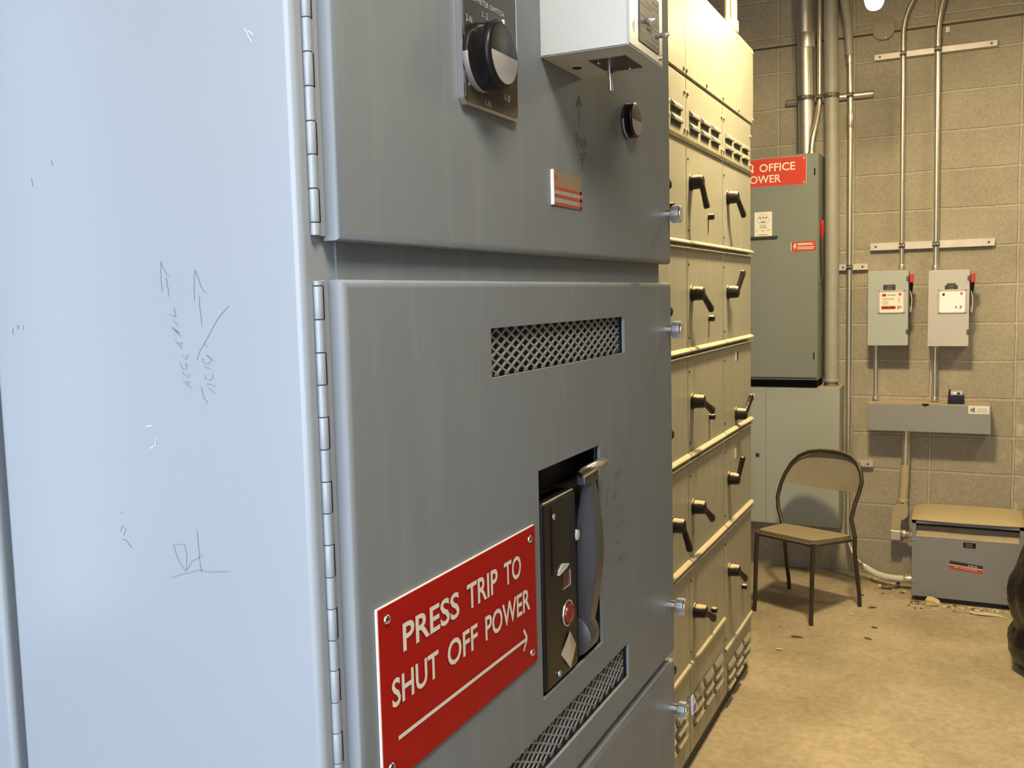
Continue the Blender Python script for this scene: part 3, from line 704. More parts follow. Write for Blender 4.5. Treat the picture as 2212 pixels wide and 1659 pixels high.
for yy, zz in ((0.6180, 1.3650), (0.8925, 1.3635), (0.8925, 1.2395), (0.6170, 1.2415)):
    k = MB(); k.tube([(XS, yy, zz), (XS+0.0010, yy, zz), (XS+0.0022, yy, zz), (XS+0.0028, yy, zz)], [0.0042, 0.0040, 0.0028, 0.0010], 'chrome', 18); k.build('rivet', sg)

# ------------------------------------------------------------------ circuit breaker in the middle door
bk = thing('circuit_breaker', (XD-0.03, 1.02, 1.172), 'black circuit breaker with a long lever handle and red trip button', 'circuit breaker')
k = MB(); k.box(-0.4585, -0.452, 0.905, 1.135, 1.153, 1.449, 'brown_black'); k.build('back_plate', bk)
k = MB(); k.box(-0.452, XD-0.006, 0.9285, 1.1140, 1.1745, 1.3930, 'brown_black', 0.003, 3); k.build('face_plate', bk, weighted=True)
FX = XD+0.002
k = MB(); k.box(-0.445, FX, 0.9305, 1.0270, 1.1775, 1.3930, 'black', 0.0045, 3); cv = k.build('cover', bk, weighted=True)
k = MB(); k.box(FX, FX+0.0016, 0.9520, 1.0000, 1.3060, 1.3850, 'black', 0.0014, 2); k.build('raised_panel', cv)
for yy, zz in ((0.957, 1.3735), (0.965, 1.1885)):
    k = MB(); k.cyl((FX, yy, zz), (FX+0.0022, yy, zz), 0.0038, 'silver', 16, 0.0008); k.build('screw', cv)
k = MB(); k.cyl((XD-0.006, 1.105, 1.1880), (XD-0.004, 1.105, 1.1880), 0.0038, 'handle', 16, 0.0006); k.build('screw', bk)
k = MB(); k.box(FX, FX+0.0006, 0.9752, 0.9768, 1.3140, 1.3440, 'print_grey'); k.prism([(0.965, 1.3085), (0.975, 1.3140), (0.980, 1.3140), (0.997, 1.3095), (0.989, 1.3065), (0.9665, 1.3030)], (FX, 0, 0), Y, Z, X, 0, 0.003, 'white_print'); k.build('position_marker', cv)
k = MB(); k.box(FX-0.0004, FX+0.0004, 0.983, 1.003, 1.2835, 1.3005, 'red_window'); k.box(FX, FX+0.0012, 0.982, 1.004, 1.2820, 1.2835, 'silver'); k.box(FX, FX+0.0012, 1.003, 1.004, 1.2835, 1.3005, 'silver'); k.build('indicator_window', cv)
k = MB(); k.tube(arc((FX+0.001, 0.9935, 1.2510), 0.0145, 0, 2*PI, Y, Z, 32), 0.0013, 'silver', 8, caps=False); k.build('button_ring', cv)
k = MB(); k.tube([(FX, 0.9935, 1.2510), (FX+0.003, 0.9935, 1.2510), (FX+0.0055, 0.9935, 1.2510), (FX+0.0065, 0.9935, 1.2510)], [0.0118, 0.0115, 0.0095, 0.004], 'red_dark', 28); k.build('trip_button', cv)
k = MB(); yc, zc = 0.9960, 1.2060
k.add([(FX, yc-0.0235, zc+0.002), (FX, yc+0.0235, zc-0.002), (FX+0.0022, yc, zc+0.0225), (FX+0.0022, yc, zc-0.0225)], [(0,3,2)], 'strut')
k.add([(FX, yc+0.0235, zc-0.002), (FX+0.0022, yc, zc-0.0225), (FX+0.0022, yc, zc+0.0225)], [(0,2,1)], 'silver')
k.build('diamond_plate', cv)
# lever: a tall flat blade standing out from the face, bowed, with a T grip on top
k = MB()
prof = [  # (z, inner p, outer p) along the blade
    (1.1900,-0.014,-0.002),(1.2150,-0.012,0.0060),(1.2450,-0.011,0.0120),(1.2750,-0.011,0.0170),(1.3050,-0.011,0.0200),(1.3350,-0.010,0.0195),(1.3600,-0.006,0.0165),(1.3820,-0.002,0.0130),(1.4000,0.003,0.0105),(1.4080,0.006,0.0100)]
vs, fs = [], []
ya, yb, bv = 1.0480, 1.0740, 0.0030
for z, p0, p1 in prof:
    ring = [(p0, ya+bv), (p0, yb-bv), (p0+bv, yb), (p1-bv, yb), (p1, yb-bv), (p1, ya+bv), (p1-bv, ya), (p0+bv, ya)]
    vs += [(XD+p, y, z) for p, y in ring]
for i in range(len(prof)-1):
    for j in range(8): fs.append((i*8+j, i*8+(j+1) % 8, (i+1)*8+(j+1) % 8, (i+1)*8+j))
fs += [tuple(range(7, -1, -1)), tuple(range((len(prof)-1)*8, len(prof)*8))]
k.add(vs, fs, 'handle', True)
lv = k.build('handle', bk, angle=30)
k = MB(); k.tube([(XD+0.014, 1.012, 1.4115), (XD+0.015, 1.016, 1.4130), (XD+0.015, 1.050, 1.4145), (XD+0.015, 1.088, 1.4145), (XD+0.014, 1.092, 1.4130)], [0.0040, 0.0058, 0.0060, 0.0058, 0.0040], 'chrome', 18); k.build('grip', lv)
k = MB(); k.box(XD+0.002, XD+0.014, 1.030, 1.075, 1.395, 1.413, 'handle', 0.003, 2); k.build('grip_neck', lv)
k = MB(); k.cyl((XD-0.014, 1.046, 1.2020), (XD-0.014, 1.0765, 1.2020), 0.0250, 'handle', 40, 0.0016); k.build('pivot_hub', bk)
k = MB(); k.cyl((XD-0.006, 1.030, 1.335), (XD+0.003, 1.030, 1.335), 0.0065, 'white_print', 18, 0.001); k.build('lock_stud', bk)

# ================================================================== motor control line-up
XM = -0.824
SEC = 0.495
ZD = [2.108, 1.772, 1.424, 1.077, 0.722]
def lever_handle(mb, y, z, ang, ln=0.088):
    """black rotary breaker handle: a stubby hub and a lever that leans out from the door"""
    x = XM
    mb.tube([(x, y, z), (x+0.004, y, z), (x+0.006, y, z), (x+0.034, y, z), (x+0.040, y, z), (x+0.043, y, z)], [0.027, 0.027, 0.0235, 0.022, 0.0195, 0.012], 'black_dusty', 24)
    a = math.radians(ang); d = Vector((0, math.cos(a), math.sin(a))); s = Vector((0, -math.sin(a), math.cos(a)))
    c0 = Vector((x+0.034, y, z)); tip = c0 + d*ln + Vector((0.016, 0, 0))
    ax = (tip-c0).normalized(); nrm = ax.cross(s).normalized()
    vs, fs = [], []
    for t, w, h in ((-0.05, 0.010, 0.008), (0.25, 0.0095, 0.008), (0.6, 0.010, 0.0085), (0.94, 0.0135, 0.009), (1.0, 0.010, 0.007)):
        c = c0 + ax*(t*ln)
        for q, r_ in ((1, .55), (.55, 1), (-.55, 1), (-1, .55), (-1, -.55), (-.55, -1), (.55, -1), (1, -.55)):
            vs.append(c + s*(w*q) + nrm*(h*r_))
    for i in range(4):
        for j in range(8): fs.append((i*8+j, i*8+(j+1) % 8, (i+1)*8+(j+1) % 8, (i+1)*8+j))
    fs += [tuple(range(7, -1, -1)), tuple(range(32, 40))]
    mb.add(vs, fs, 'black_dusty', True)

def louver(mb, y0, y1, z0, z1, out=0.0105):
    """pressed louvre: a hood that opens downwards"""
    x = XM+0.001; e = 0.006
    mb.add([(x, y0, z1), (x, y1, z1), (x+out, y0+e, z0+(z1-z0)*0.35), (x+out, y1-e, z0+(z1-z0)*0.35), (x+out*0.9, y0+e, z0), (x+out*0.9, y1-e, z0), (x, y0, z0), (x, y1, z0)],
           [(0,2,3,1), (2,4,5,3), (0,6,4,2), (1,3,5,7)], 'mcc', False)
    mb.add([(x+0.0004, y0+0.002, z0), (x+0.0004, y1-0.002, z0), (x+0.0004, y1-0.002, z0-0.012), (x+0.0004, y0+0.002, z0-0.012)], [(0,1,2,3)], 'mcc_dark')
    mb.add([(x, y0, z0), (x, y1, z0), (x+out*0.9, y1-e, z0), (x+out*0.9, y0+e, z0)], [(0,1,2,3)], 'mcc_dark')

def section(y0, label, bottom, handles, knobs, plates=()):
    """one vertical section: louvred head, five doors with handles, louvred foot"""
    y1 = y0+SEC
    root = thing('motor_control_section', (XM-0.2, y0+SEC/2, 0), label, 'cabinet', 'sections of the motor control line-up')
    k = MB(); k.box(-1.24, XM-0.010, y0+0.001, y1-0.001, 0.05, 2.302, 'mcc', 0.002, 1); k.box(-1.22, XM-0.018, y0+0.002, y1-0.002, 0.0, 0.05, 'mcc_dark'); k.build('body', root)
    k = MB(); k.box(XM-0.010, XM, y0+0.002, y1-0.002, 2.114, 2.300, 'mcc', 0.0015, 2)
    for r in range(2):
        for c in range(3):
            ya = y0+0.040+c*0.143; louver(k, ya, ya+0.112, 2.186-r*0.039, 2.206-r*0.039)
    hp = k.build('head_panel', root)
    for ya in (0.018, SEC-0.018):
        for zz in (2.252, 2.135):
            s = MB(); s.cyl((XM, y0+ya, zz), (XM+0.006, y0+ya, zz), 0.0065, 'mcc', 12, 0.0015); s.build('screw', hp)
    zs = ZD + [bottom]
    for i in range(5):
        za, zb = zs[i+1], zs[i]
        k = MB(); k.box(XM-0.010, XM, y0+0.003, y1-0.003, za+0.006, zb-0.006, 'mcc', 0.0015, 2)
        # rolled lips at the head and the foot of the door
        if i: k.prism([(0, zb-0.011), (0.011, zb-0.011), (0.012, zb-0.008), (0.011, zb-0.006), (0, zb-0.006)], (XM, y0+0.004, 0), X, Z, Y, 0, SEC-0.008, 'mcc')
        else: k.prism([(0, zb-0.010), (0.006, zb-0.010), (0.007, zb-0.007), (0, zb-0.006)], (XM, y0+0.004, 0), X, Z, Y, 0, SEC-0.008, 'mcc')
        if i < 4: k.prism([(0, za+0.019), (0.008, za+0.016), (0.014, za+0.010), (0.014, za+0.006), (0, za+0.006)], (XM, y0+0.004, 0), X, Z, Y, 0, SEC-0.008, 'mcc')
        else: k.prism([(0, za+0.018), (0.008, za+0.014), (0.010, za+0.008), (0, za+0.006)], (XM, y0+0.004, 0), X, Z, Y, 0, SEC-0.008, 'mcc')
        dr = k.build('door', root)
        for q in handles:
            if q[0] == i:
                h = MB(); lever_handle(h, y0+q[1], q[2], q[3]); h.build('handle', dr)
        for q in knobs:
            if q[0] == i:
                h = MB(); h.cyl((XM, y0+q[1], q[2]), (XM+0.020, y0+q[1], q[2]), 0.0105, 'black_dusty', 16, 0.003); h.build('reset_button', dr)
        for q in plates:
            if q[0] == i:
                h = MB(); h.box(XM, XM+0.0015, y0+q[1]-0.02, y0+q[1]+0.02, q[2]-0.018, q[2]+0.018, 'print_grey' if q[3] else 'black_dusty')
                h.box(XM, XM+0.004, y0+q[1]-0.021, y0+q[1]-0.018, q[2]-0.018, q[2]+0.018, 'paper'); h.build('nameplate', dr)
        s = MB(); s.cyl((XM, y0+0.018, za+0.05), (XM+0.003, y0+0.018, za+0.05), 0.004, 'mcc_dark', 10); s.build('door_screw', dr)
        s = MB(); s.cyl((XM, y0+0.018, zb-0.06), (XM+0.003, y0+0.018, zb-0.06), 0.004, 'mcc_dark', 10); s.build('door_screw', dr)
    k = MB(); k.box(XM-0.010, XM-0.001, y0+0.003, y1-0.003, 0.065, bottom+0.002, 'mcc', 0.0015, 2)
    if bottom > 0.3: rows, hh = (0.262, 0.212, 0.170), (0.045, 0.032, 0.030)
    else: rows, hh = (0.180, 0.132, 0.092), (0.040, 0.030, 0.028)
    for zt, h_ in zip(rows, hh):
        for c in range(3):
            ya = y0+0.045+c*0.143; louver(k, ya, ya+0.112, zt-h_*0.6, zt)
    k.build('foot_panel', root)
    return root
S1, S2, S3 = 2.515, 3.010, 3.505
section(S3, 'dusty grey motor control section at the far end of the line-up, beside the chair', 0.238,
        [(0, 0.082, 1.972, -52), (1, 0.082, 1.620, 62), (2, 0.215, 1.140, 52), (3, 0.086, 0.905, 74), (4, 0.086, 0.545, -36)],
        [(4, 0.315, 0.412)], [(2, 0.225, 1.368, 0), (3, 0.205, 0.985, 1)])
section(S2, 'dusty grey motor control section in full view beside the near cabinet, with five black handles', 0.368,
        [(0, 0.058, 1.978, -82), (1, 0.058, 1.618, -40), (2, 0.058, 1.262, -28), (3, 0.058, 0.905, -38), (4, 0.066, 0.545, -32)],
        [(0, 0.285, 1.882), (1, 0.285, 1.530), (2, 0.285, 1.182), (4, 0.300, 0.474)])
section(S1, 'narrow visible strip of a dusty grey motor control section right behind the near cabinet edge', 0.368,
        [(0, 0.07, 1.978, -40), (1, 0.07, 1.618, -40), (2, 0.07, 1.262, -40), (3, 0.300, 0.900, -72), (4, 0.066, 0.545, -32)],
        [(0, 0.285, 1.882)])
# grey pull box along the top of the line-up
pb = thing('pull_box', (-1.0, 3.28, 2.302), 'long pale sheet metal box on top of the motor control line-up', 'box')
k = MB(); k.box(-1.22, XM+0.002, 2.517, 4.022, 2.306, 2.608, 'mcc', 0.002, 2); k.build('body', pb)
for ya, yb in ((2.517, 2.994), (2.996, 4.030)):
    k = MB(); k.box(XM+0.002, XM+0.004, ya, yb, 2.308, 2.607, 'mcc', 0.0008, 1); k.build('front_sheet', pb)
for yy in (2.975, 3.010, 3.26, 3.50, 3.76, 4.015):
    k = MB(); k.cyl((XM+0.004, yy, 2.322), (XM+0.009, yy, 2.322), 0.0065, 'mcc', 12, 0.0015); k.build('screw', pb)
for yy, zz in ((3.735, 2.590), (4.015, 2.590)):
    k = MB(); k.cyl((XM+0.004, yy, zz), (XM+0.008, yy, zz), 0.0065, 'mcc', 12, 0.0015); k.build('screw', pb)
k = MB(); k.cyl((-0.838, 3.640, 2.606), (-0.838, 3.640, CEIL), 0.0115, 'emt', 16); k.cyl((-0.838, 3.640, 2.606), (-0.838, 3.640, 2.640), 0.017, 'emt', 16, 0.002)
tag(k.build('conduit'), 'thin bright conduit rising from the pull box, left of its thicker twin', 'conduit', 'conduits on top of the pull box')
k = MB(); k.cyl((-0.838, 3.730, 2.606), (-0.838, 3.730, CEIL), 0.0190, 'emt', 18); k.cyl((-0.838, 3.730, 2.606), (-0.838, 3.730, 2.650), 0.025, 'emt', 18, 0.002)
tag(k.build('conduit'), 'thicker bright conduit rising from the pull box near its far end', 'conduit', 'conduits on top of the pull box')

# ================================================================== office power panel on the back wall
PY = 5.34
op = thing('disconnect_panel', (-1.0, 5.47, 1.09), 'tall grey power panel with an orange-red sign behind the line-up', 'electrical panel')
k = MB(); k.box(-1.33, -0.7415, PY+0.012, WB, 1.128, 2.352, 'panel', 0.003, 2); k.box(-1.31, -0.752, PY+0.06, WB, 1.0845, 1.128, 'black_matt'); k.build('body', op, weighted=True)
k = MB(); k.box(-1.328, -0.7435, PY, PY+0.012, 1.143, 2.350, 'panel', 0.002, 2); pdr = k.build('door', op)
for zz in (2.2525, 1.264):
    h = MB(); h.box(-0.763, -0.757, PY-0.006, PY, zz-0.020, zz+0.018, 'black_matt', 0.0015, 1); h.build('door_catch', pdr)
h = MB(); h.box(-1.24, -0.954, PY-0.014, PY, 1.908, 1.921, 'mcc_dark', 0.002, 1); h.build('drip_ledge', pdr)
k = MB(); k.box(-0.7415, -0.737, PY+0.02, PY+0.13, 1.66, 1.99, 'panel', 0.001, 1)
k.obox((-0.729, PY+0.055, 1.80), (0.006, 0, 0), (0, 0.014, 0.006), (0, -0.03, 0.11), 'handle', 0.003)
k.build('handle_arm', op)
k = MB(); k.tube([(-0.728, PY+0.04, 1.888), (-0.727, PY+0.036, 1.91), (-0.725, PY+0.03, 1.95), (-0.724, PY+0.026, 1.985), (-0.724, PY+0.025, 1.993)], [0.007, 0.0095, 0.0105, 0.0105, 0.006], 'red', 14); k.build('handle_grip', op)

os_ = thing('office_sign', (-1.03, PY, 2.19), 'orange-red engraved sign at the top of the tall grey panel', 'sign')
k = MB(); k.box(-1.30, -0.8035, PY-0.003, PY-0.0003, 2.1895, 2.3395, 'white_core'); k.box(-1.30, -0.8045, PY-0.0036, PY-0.003, 2.1905, 2.3390, 'red_sign2'); k.build('plate', os_)
PW = (X, Z, -Y)
k = MB()
k.text('MAIN', (-1.232, PY-0.0036, 2.2685), *PW, 0.148, 0.0425, 'cream', bold=0.015)
k.text('OFFICE', (-1.0515, PY-0.0036, 2.2685), *PW, 0.1905, 0.0435, 'cream', bold=0.015)
k.text('POWER', (-1.132, PY-0.0036, 2.2085), *PW, 0.1955, 0.0425, 'cream', bold=0.015)
k.build('lettering', os_)
for xx, zz in ((-0.815, 2.327), (-0.815, 2.202)):
    k = MB(); k.cyl((xx, PY-0.0036, zz), (xx, PY-0.006, zz), 0.004, 'cream', 12); k.build('rivet', os_)
pl = thing('maker_label', (-1.03, PY, 1.92), 'white paper label with a circled W emblem on the tall grey panel', 'label')
k = MB(); k.box(-1.0790, -0.9840, PY-0.0012, PY-0.0003, 1.9215, 2.0535, 'paper'); k.build('sheet', pl)
k = MB(); cx, cz, xl = -1.032, 2.012, PY-0.0013
k.tube([Vector((cx+0.029*math.cos(a), xl, cz+0.030*math.sin(a))) for a in [2*PI*i/32 for i in range(33)]], 0.0012, 'print_grey', 6, caps=False)
for q in (-1, 0, 1):
    k.prism([(cx+q*0.0165+0.0042*math.cos(a), cz+0.0105+0.0042*math.sin(a)) for a in [2*PI*i/14 for i in range(14)]], (0, xl, 0), X, Z, -Y, 0, 0.0008, 'print_dark')
k.stroke([(cx-0.0165, cz+0.010), (cx-0.008, cz-0.006), (cx, cz+0.010), (cx+0.008, cz-0.006), (cx+0.0165, cz+0.010)], (0, xl, 0), X, Z, -Y, 0.003, 'print_grey', 0.0005)
k.box(cx-0.012, cx+0.012, xl-0.0006, xl, cz-0.0165, cz-0.0115, 'print_dark')
for i, (a, c, zz) in enumerate(((-0.017, 0.017, 1.976), (-0.020, 0.022, 1.967), (-0.010, 0.010, 1.951), (0.018, 0.038, 1.953), (-0.022, 0.022, 1.929))):
    k.box(cx+a, cx+c, xl-0.0004, xl, zz-0.0025, zz+0.0025, 'print_grey')
k.prism([(cx-0.040, 1.948), (cx-0.031, 1.948), (cx-0.036, 1.957)], (0, xl, 0), X, Z, -Y, 0, 0.0005, 'print_grey')
k.build('print', pl)
rl = thing('shock_label', (-0.82, PY, 1.83), 'small red label with a white lightning bolt on the tall grey panel', 'label')
k = MB(); k.prism([(-0.880, 1.8300), (-0.752, 1.8320), (-0.752, 1.8845), (-0.880, 1.8825)], (0, PY, 0), X, Z, -Y, 0.0003, 0.0012, 'red_label'); k.box(-0.8835, -0.8800, PY-0.0012, PY-0.0003, 1.833, 1.881, 'white_core'); k.build('sheet', rl)
k = MB(); k.prism([(-0.862, 1.876), (-0.855, 1.876), (-0.860, 1.861), (-0.853, 1.861), (-0.866, 1.836), (-0.864, 1.854), (-0.872, 1.854)], (0, PY-0.0012, 0), X, Z, -Y, 0, 0.0004, 'cream')
for zz, a, c in ((1.8725, -0.849, -0.772), (1.8655, -0.849, -0.765), (1.8525, -0.849, -0.760), (1.8440, -0.849, -0.765)):
    k.box(a, c, PY-0.0016, PY-0.0012, zz-0.002, zz+0.0022, 'cream')
k.build('print', rl)

lc = thing('wall_cabinet', (-0.95, 5.5, 0.295), 'pale grey-green cabinet mounted on the back wall under the tall panel', 'cabinet')
k = MB(); k.box(-1.32, -0.6320, 5.405, WB, 0.300, 1.0835, 'lowcab', 0.003, 2); k.build('body', lc, weighted=True)
k = MB(); k.box(-1.318, -1.0305, 5.400, 5.406, 0.302, 1.081, 'lowcab', 0.001, 1); k.build('left_door', lc)
k = MB(); k.box(-1.0285, -0.6335, 5.400, 5.406, 0.302, 1.081, 'lowcab', 0.001, 1); k.build('right_door', lc)
k = MB(); k.box(-1.084, -1.066, 5.393, 5.400, 0.683, 0.702, 'brown_black', 0.002, 1); k.prism([(-1.080, 0.700), (-1.068, 0.700), (-1.072, 0.686), (-1.078, 0.688)], (0, 5.393, 0), X, Z, -Y, 0, 0.002, 'handle'); k.build('latch', lc)
k = MB(); k.box(-1.104, -1.090, 5.389, 5.400, 1.016, 1.044, 'lilac', 0.003, 2); k.build('lilac_catch', lc)

# ================================================================== struts and conduits on the back wall
def strut(x0, x1, z, h, mtl, label, yb=WALL_BACK-0.001, d=0.030, rnd_=False):
    root = thing('strut_rail', ((x0+x1)/2, yb-d/2, z), label, 'rail', 'strut rails on the back wall')
    k = MB()
    if rnd_: k.cyl((x0, yb-d/2, z), (x1, yb-d/2, z), h/2, mtl, 20, 0.002)
    else:
        k.box(x0, x1, yb-d, yb-d+0.003, z-h/2, z+h/2, mtl, 0.001, 1)
        k.box(x0, x1, yb-d+0.003, yb, z-h/2, z-h/2+0.003, mtl); k.box(x0, x1, yb-d+0.003, yb, z+h/2-0.003, z+h/2, mtl)
    k.build('channel', root)
    if not rnd_:
        for xx in (x0+0.028, x1-0.028):
            s = MB(); s.cyl((xx, yb-d, z), (xx, yb-d-0.004, z), 0.006, 'handle', 12, 0.001); s.build('bolt', root)
    return root
strut(-0.487, 0.105, 2.858, 0.030, 'strut', 'upper of the two long pale strut rails carrying the twin conduits')
strut(-0.498, 0.112, 1.847, 0.040, 'strut', 'lower long pale strut rail just above the two disconnect boxes')
strut(-0.951, -0.488, 2.672, 0.036, 'galv', 'shiny round rail that clamps the group of big conduits', d=0.040, rnd_=True)
strut(-0.668, -0.509, 1.741, 0.034, 'strut', 'short strut rail left of the grey-green disconnect box')
strut(-0.600, -0.472, 0.640, 0.034, 'strut', 'short strut rail low on the wall behind the chair back')

def conduit(path, r, mtl, label, couplings=(), straps=(), group='conduits on the back wall', seg=18):
    zs = [p[2] for p in path]
    root = thing('conduit', (path[0][0], path[0][1], min(zs)), label, 'conduit', group)
    k = MB(); k.tube(path, r, mtl, seg); k.build('pipe', root)
    for (x, y, za, zb, rr) in couplings:
        c = MB(); c.cyl((x, y, za), (x, y, zb), rr, mtl, seg, 0.002); c.build('coupling', root)
    for (x, y, z, rr) in straps:
        c = MB(); c.cyl((x, y, z-0.013), (x, y, z+0.013), rr+0.003, 'strap', seg, 0.001); c.box(x-0.008, x+0.008, y-rr-0.014, y-rr, z-0.009, z+0.009, 'strap', 0.002, 1)
        c.cyl((x-0.013, y-rr-0.008, z), (x+0.013, y-rr-0.008, z), 0.0045, 'galv', 10, 0.001); c.build('strap', root)
    return root
YP = WALL_BACK-0.046
conduit([(-0.336, YP, 1.714), (-0.338, YP, 2.0), (-0.341, YP, 2.5), (-0.343, YP, 2.93), (-0.342, YP, 2.98), (-0.335, YP, 3.03), (-0.321, YP, 3.075), (-0.300, YP, 3.12), (-0.235, YP, 3.24), (-0.19, YP, 3.33), (-0.175, YP, 3.38), (-0.170, YP, CEIL)], 0.0125, 'emt',
        'shiny thin conduit dropping to the grey-green disconnect box', [(-0.336, YP, 1.716, 1.745, 0.018)], [(-0.3425, YP, 2.858, 0.0125), (-0.3365, YP, 1.847, 0.0125)])
conduit([(-0.168, YP, 1.704), (-0.169, YP, 2.0), (-0.172, YP, 2.5), (-0.174, YP, 2.88), (-0.174, YP, 2.95), (-0.170, YP, 3.00), (-0.163, YP, 3.05), (-0.150, YP, 3.11), (-0.120, YP, 3.23), (-0.105, YP, 3.30), (-0.10, YP, CEIL)], 0.0150, 'emt',
        'shiny conduit dropping to the pale pinkish disconnect box', [(-0.168, YP, 1.706, 1.735, 0.021)], [(-0.174, YP, 2.858, 0.015), (-0.1685, YP, 1.847, 0.015)])
conduit([(-0.461, YP, 1.012), (-0.4615, YP, 1.2), (-0.462, YP, 1.318)], 0.0125, 'emt', 'short shiny conduit between the grey-green box and the long trough', [(-0.461, YP, 1.005, 1.025, 0.018)])
conduit([(-0.162, YP, 1.012), (-0.163, YP, 1.2), (-0.1635, YP, 1.314)], 0.0150, 'emt', 'short shiny conduit between the pale pinkish box and the long trough', [(-0.162, YP, 1.005, 1.030, 0.021), (-0.1635, YP, 1.295, 1.312, 0.019)])
# long conduit that drops past the panels and swings along the floor to the transformer
tz0 = [(-0.66, 4.7, 3.25), (-0.655, 4.95, 3.25), (-0.645, 5.15, 3.24), (-0.635, 5.30, 3.21), (-0.626, 5.42, 3.15), (-0.619, 5.51, 3.06), (-0.614, YP-0.005, 2.95), (-0.6115, YP-0.001, 2.885)]
tz = [(-0.6118, YP-0.001, 2.89), (-0.611, YP, 2.85), (-0.6065, YP, 2.6), (-0.605, YP, 2.3), (-0.604, YP, 1.8), (-0.603, YP, 1.4), (-0.602, YP, 0.9), (-0.602, YP, 0.45), (-0.601, YP-0.002, 0.27), (-0.592, 5.54, 0.185), (-0.572, 5.52, 0.135), (-0.545, 5.499, 0.105), (-0.519, 5.481, 0.0885)]
lcd = conduit(tz, 0.0148, 'emt', 'long shiny conduit running from ceiling to floor between the panels and the strut rails', [(-0.6115, YP, 2.84, 2.90, 0.019), (-0.6055, YP, 2.50, 2.585, 0.0195)], [(-0.6075, YP, 2.672, 0.0148), (-0.604, YP, 1.741, 0.0148), (-0.602, YP, 0.640, 0.0148)])
k = MB(); k.tube(tz0, 0.0225, 'galv_dull', 18); k.build('flexible_upper_end', lcd)
fx = thing('flexible_conduit', (-0.38, 5.4, 0.05), 'pale flexible conduit curving along the floor into the transformer', 'conduit')
k = MB(); pth = [(-0.505, 5.472, 0.080), (-0.470, 5.45, 0.066), (-0.43, 5.42, 0.057), (-0.38, 5.40, 0.053), (-0.33, 5.385, 0.056), (-0.290, 5.378, 0.060)]
k.tube(pth, 0.0175, 'flex', 16); k.build('hose', fx)
k = MB(); k.cyl((-0.295, 5.378, 0.060), (-0.2505, 5.375, 0.063), 0.021, 'galv', 18, 0.002); k.box(-0.285, -0.279, 5.368, 5.378, 0.080, 0.096, 'chrome'); k.box(-0.268, -0.262, 5.368, 5.378, 0.080, 0.096, 'chrome'); k.build('connector', fx)
k = MB(); k.cyl((-0.5165, 5.4795, 0.0875), (-0.496, 5.468, 0.077), 0.0205, 'emt', 16, 0.002); k.build('collar', fx)
YB = 5.52
conduit([(-0.690, YB, 1.112), (-0.6905, YB, 1.6), (-0.694, YB, 2.2), (-0.701, YB, 2.8), (-0.710, YB, CEIL)], 0.0375, 'galv_dull', 'big dull galvanised conduit standing on the grey-green wall cabinet', [(-0.690, YB, 1.0845, 1.106, 0.027), (-0.690, YB, 1.106, 1.122, 0.041)], [(-0.6985, YB, 2.672, 0.0375)], seg=28)
conduit([(-0.829, YB, 2.353), (-0.8325, YB, 2.6), (-0.838, YB, 2.9), (-0.847, YB, CEIL)], 0.0430, 'galv', 'fattest shiny conduit entering the top of the tall office power panel', [(-0.8335, YB, 2.940, 3.022, 0.0475)], [(-0.8345, YB, 2.672, 0.043)], seg=30)
conduit([(-0.796, YB-0.062, 2.353), (-0.795, YB-0.062, 2.39), (-0.791, YB-0.058, 2.44), (-0.777, YB-0.036, 2.52), (-0.767, YB-0.012, 2.59), (-0.763, YB-0.002, 2.64), (-0.7625, YB, 2.70), (-0.763, YB, 3.0), (-0.764, YB, CEIL)], 0.0135, 'emt', 'thin shiny conduit with an offset bend beside the fattest one', [(-0.796, YB-0.062, 2.354, 2.374, 0.018)], [(-0.7625, YB, 2.672, 0.0135)])
bxc = thing('junction_cover', (-0.442, WALL_BACK-0.02, 2.95), 'round blank cover plate on the wall just below the lamp end', 'cover')
k = MB(); k.cyl((-0.442, WB, 3.006), (-0.442, WALL_BACK-0.020, 3.006), 0.052, 'cover_tan', 32); k.cyl((-0.442, WALL_BACK-0.020, 3.006), (-0.442, WALL_BACK-0.026, 3.006), 0.058, 'cover_tan', 36, 0.003); k.build('plate', bxc)
k = MB(); k.cyl((-0.430, WALL_BACK-0.026, 2.958), (-0.430, WALL_BACK-0.029, 2.958), 0.004, 'chrome', 10); k.build('screw', bxc)

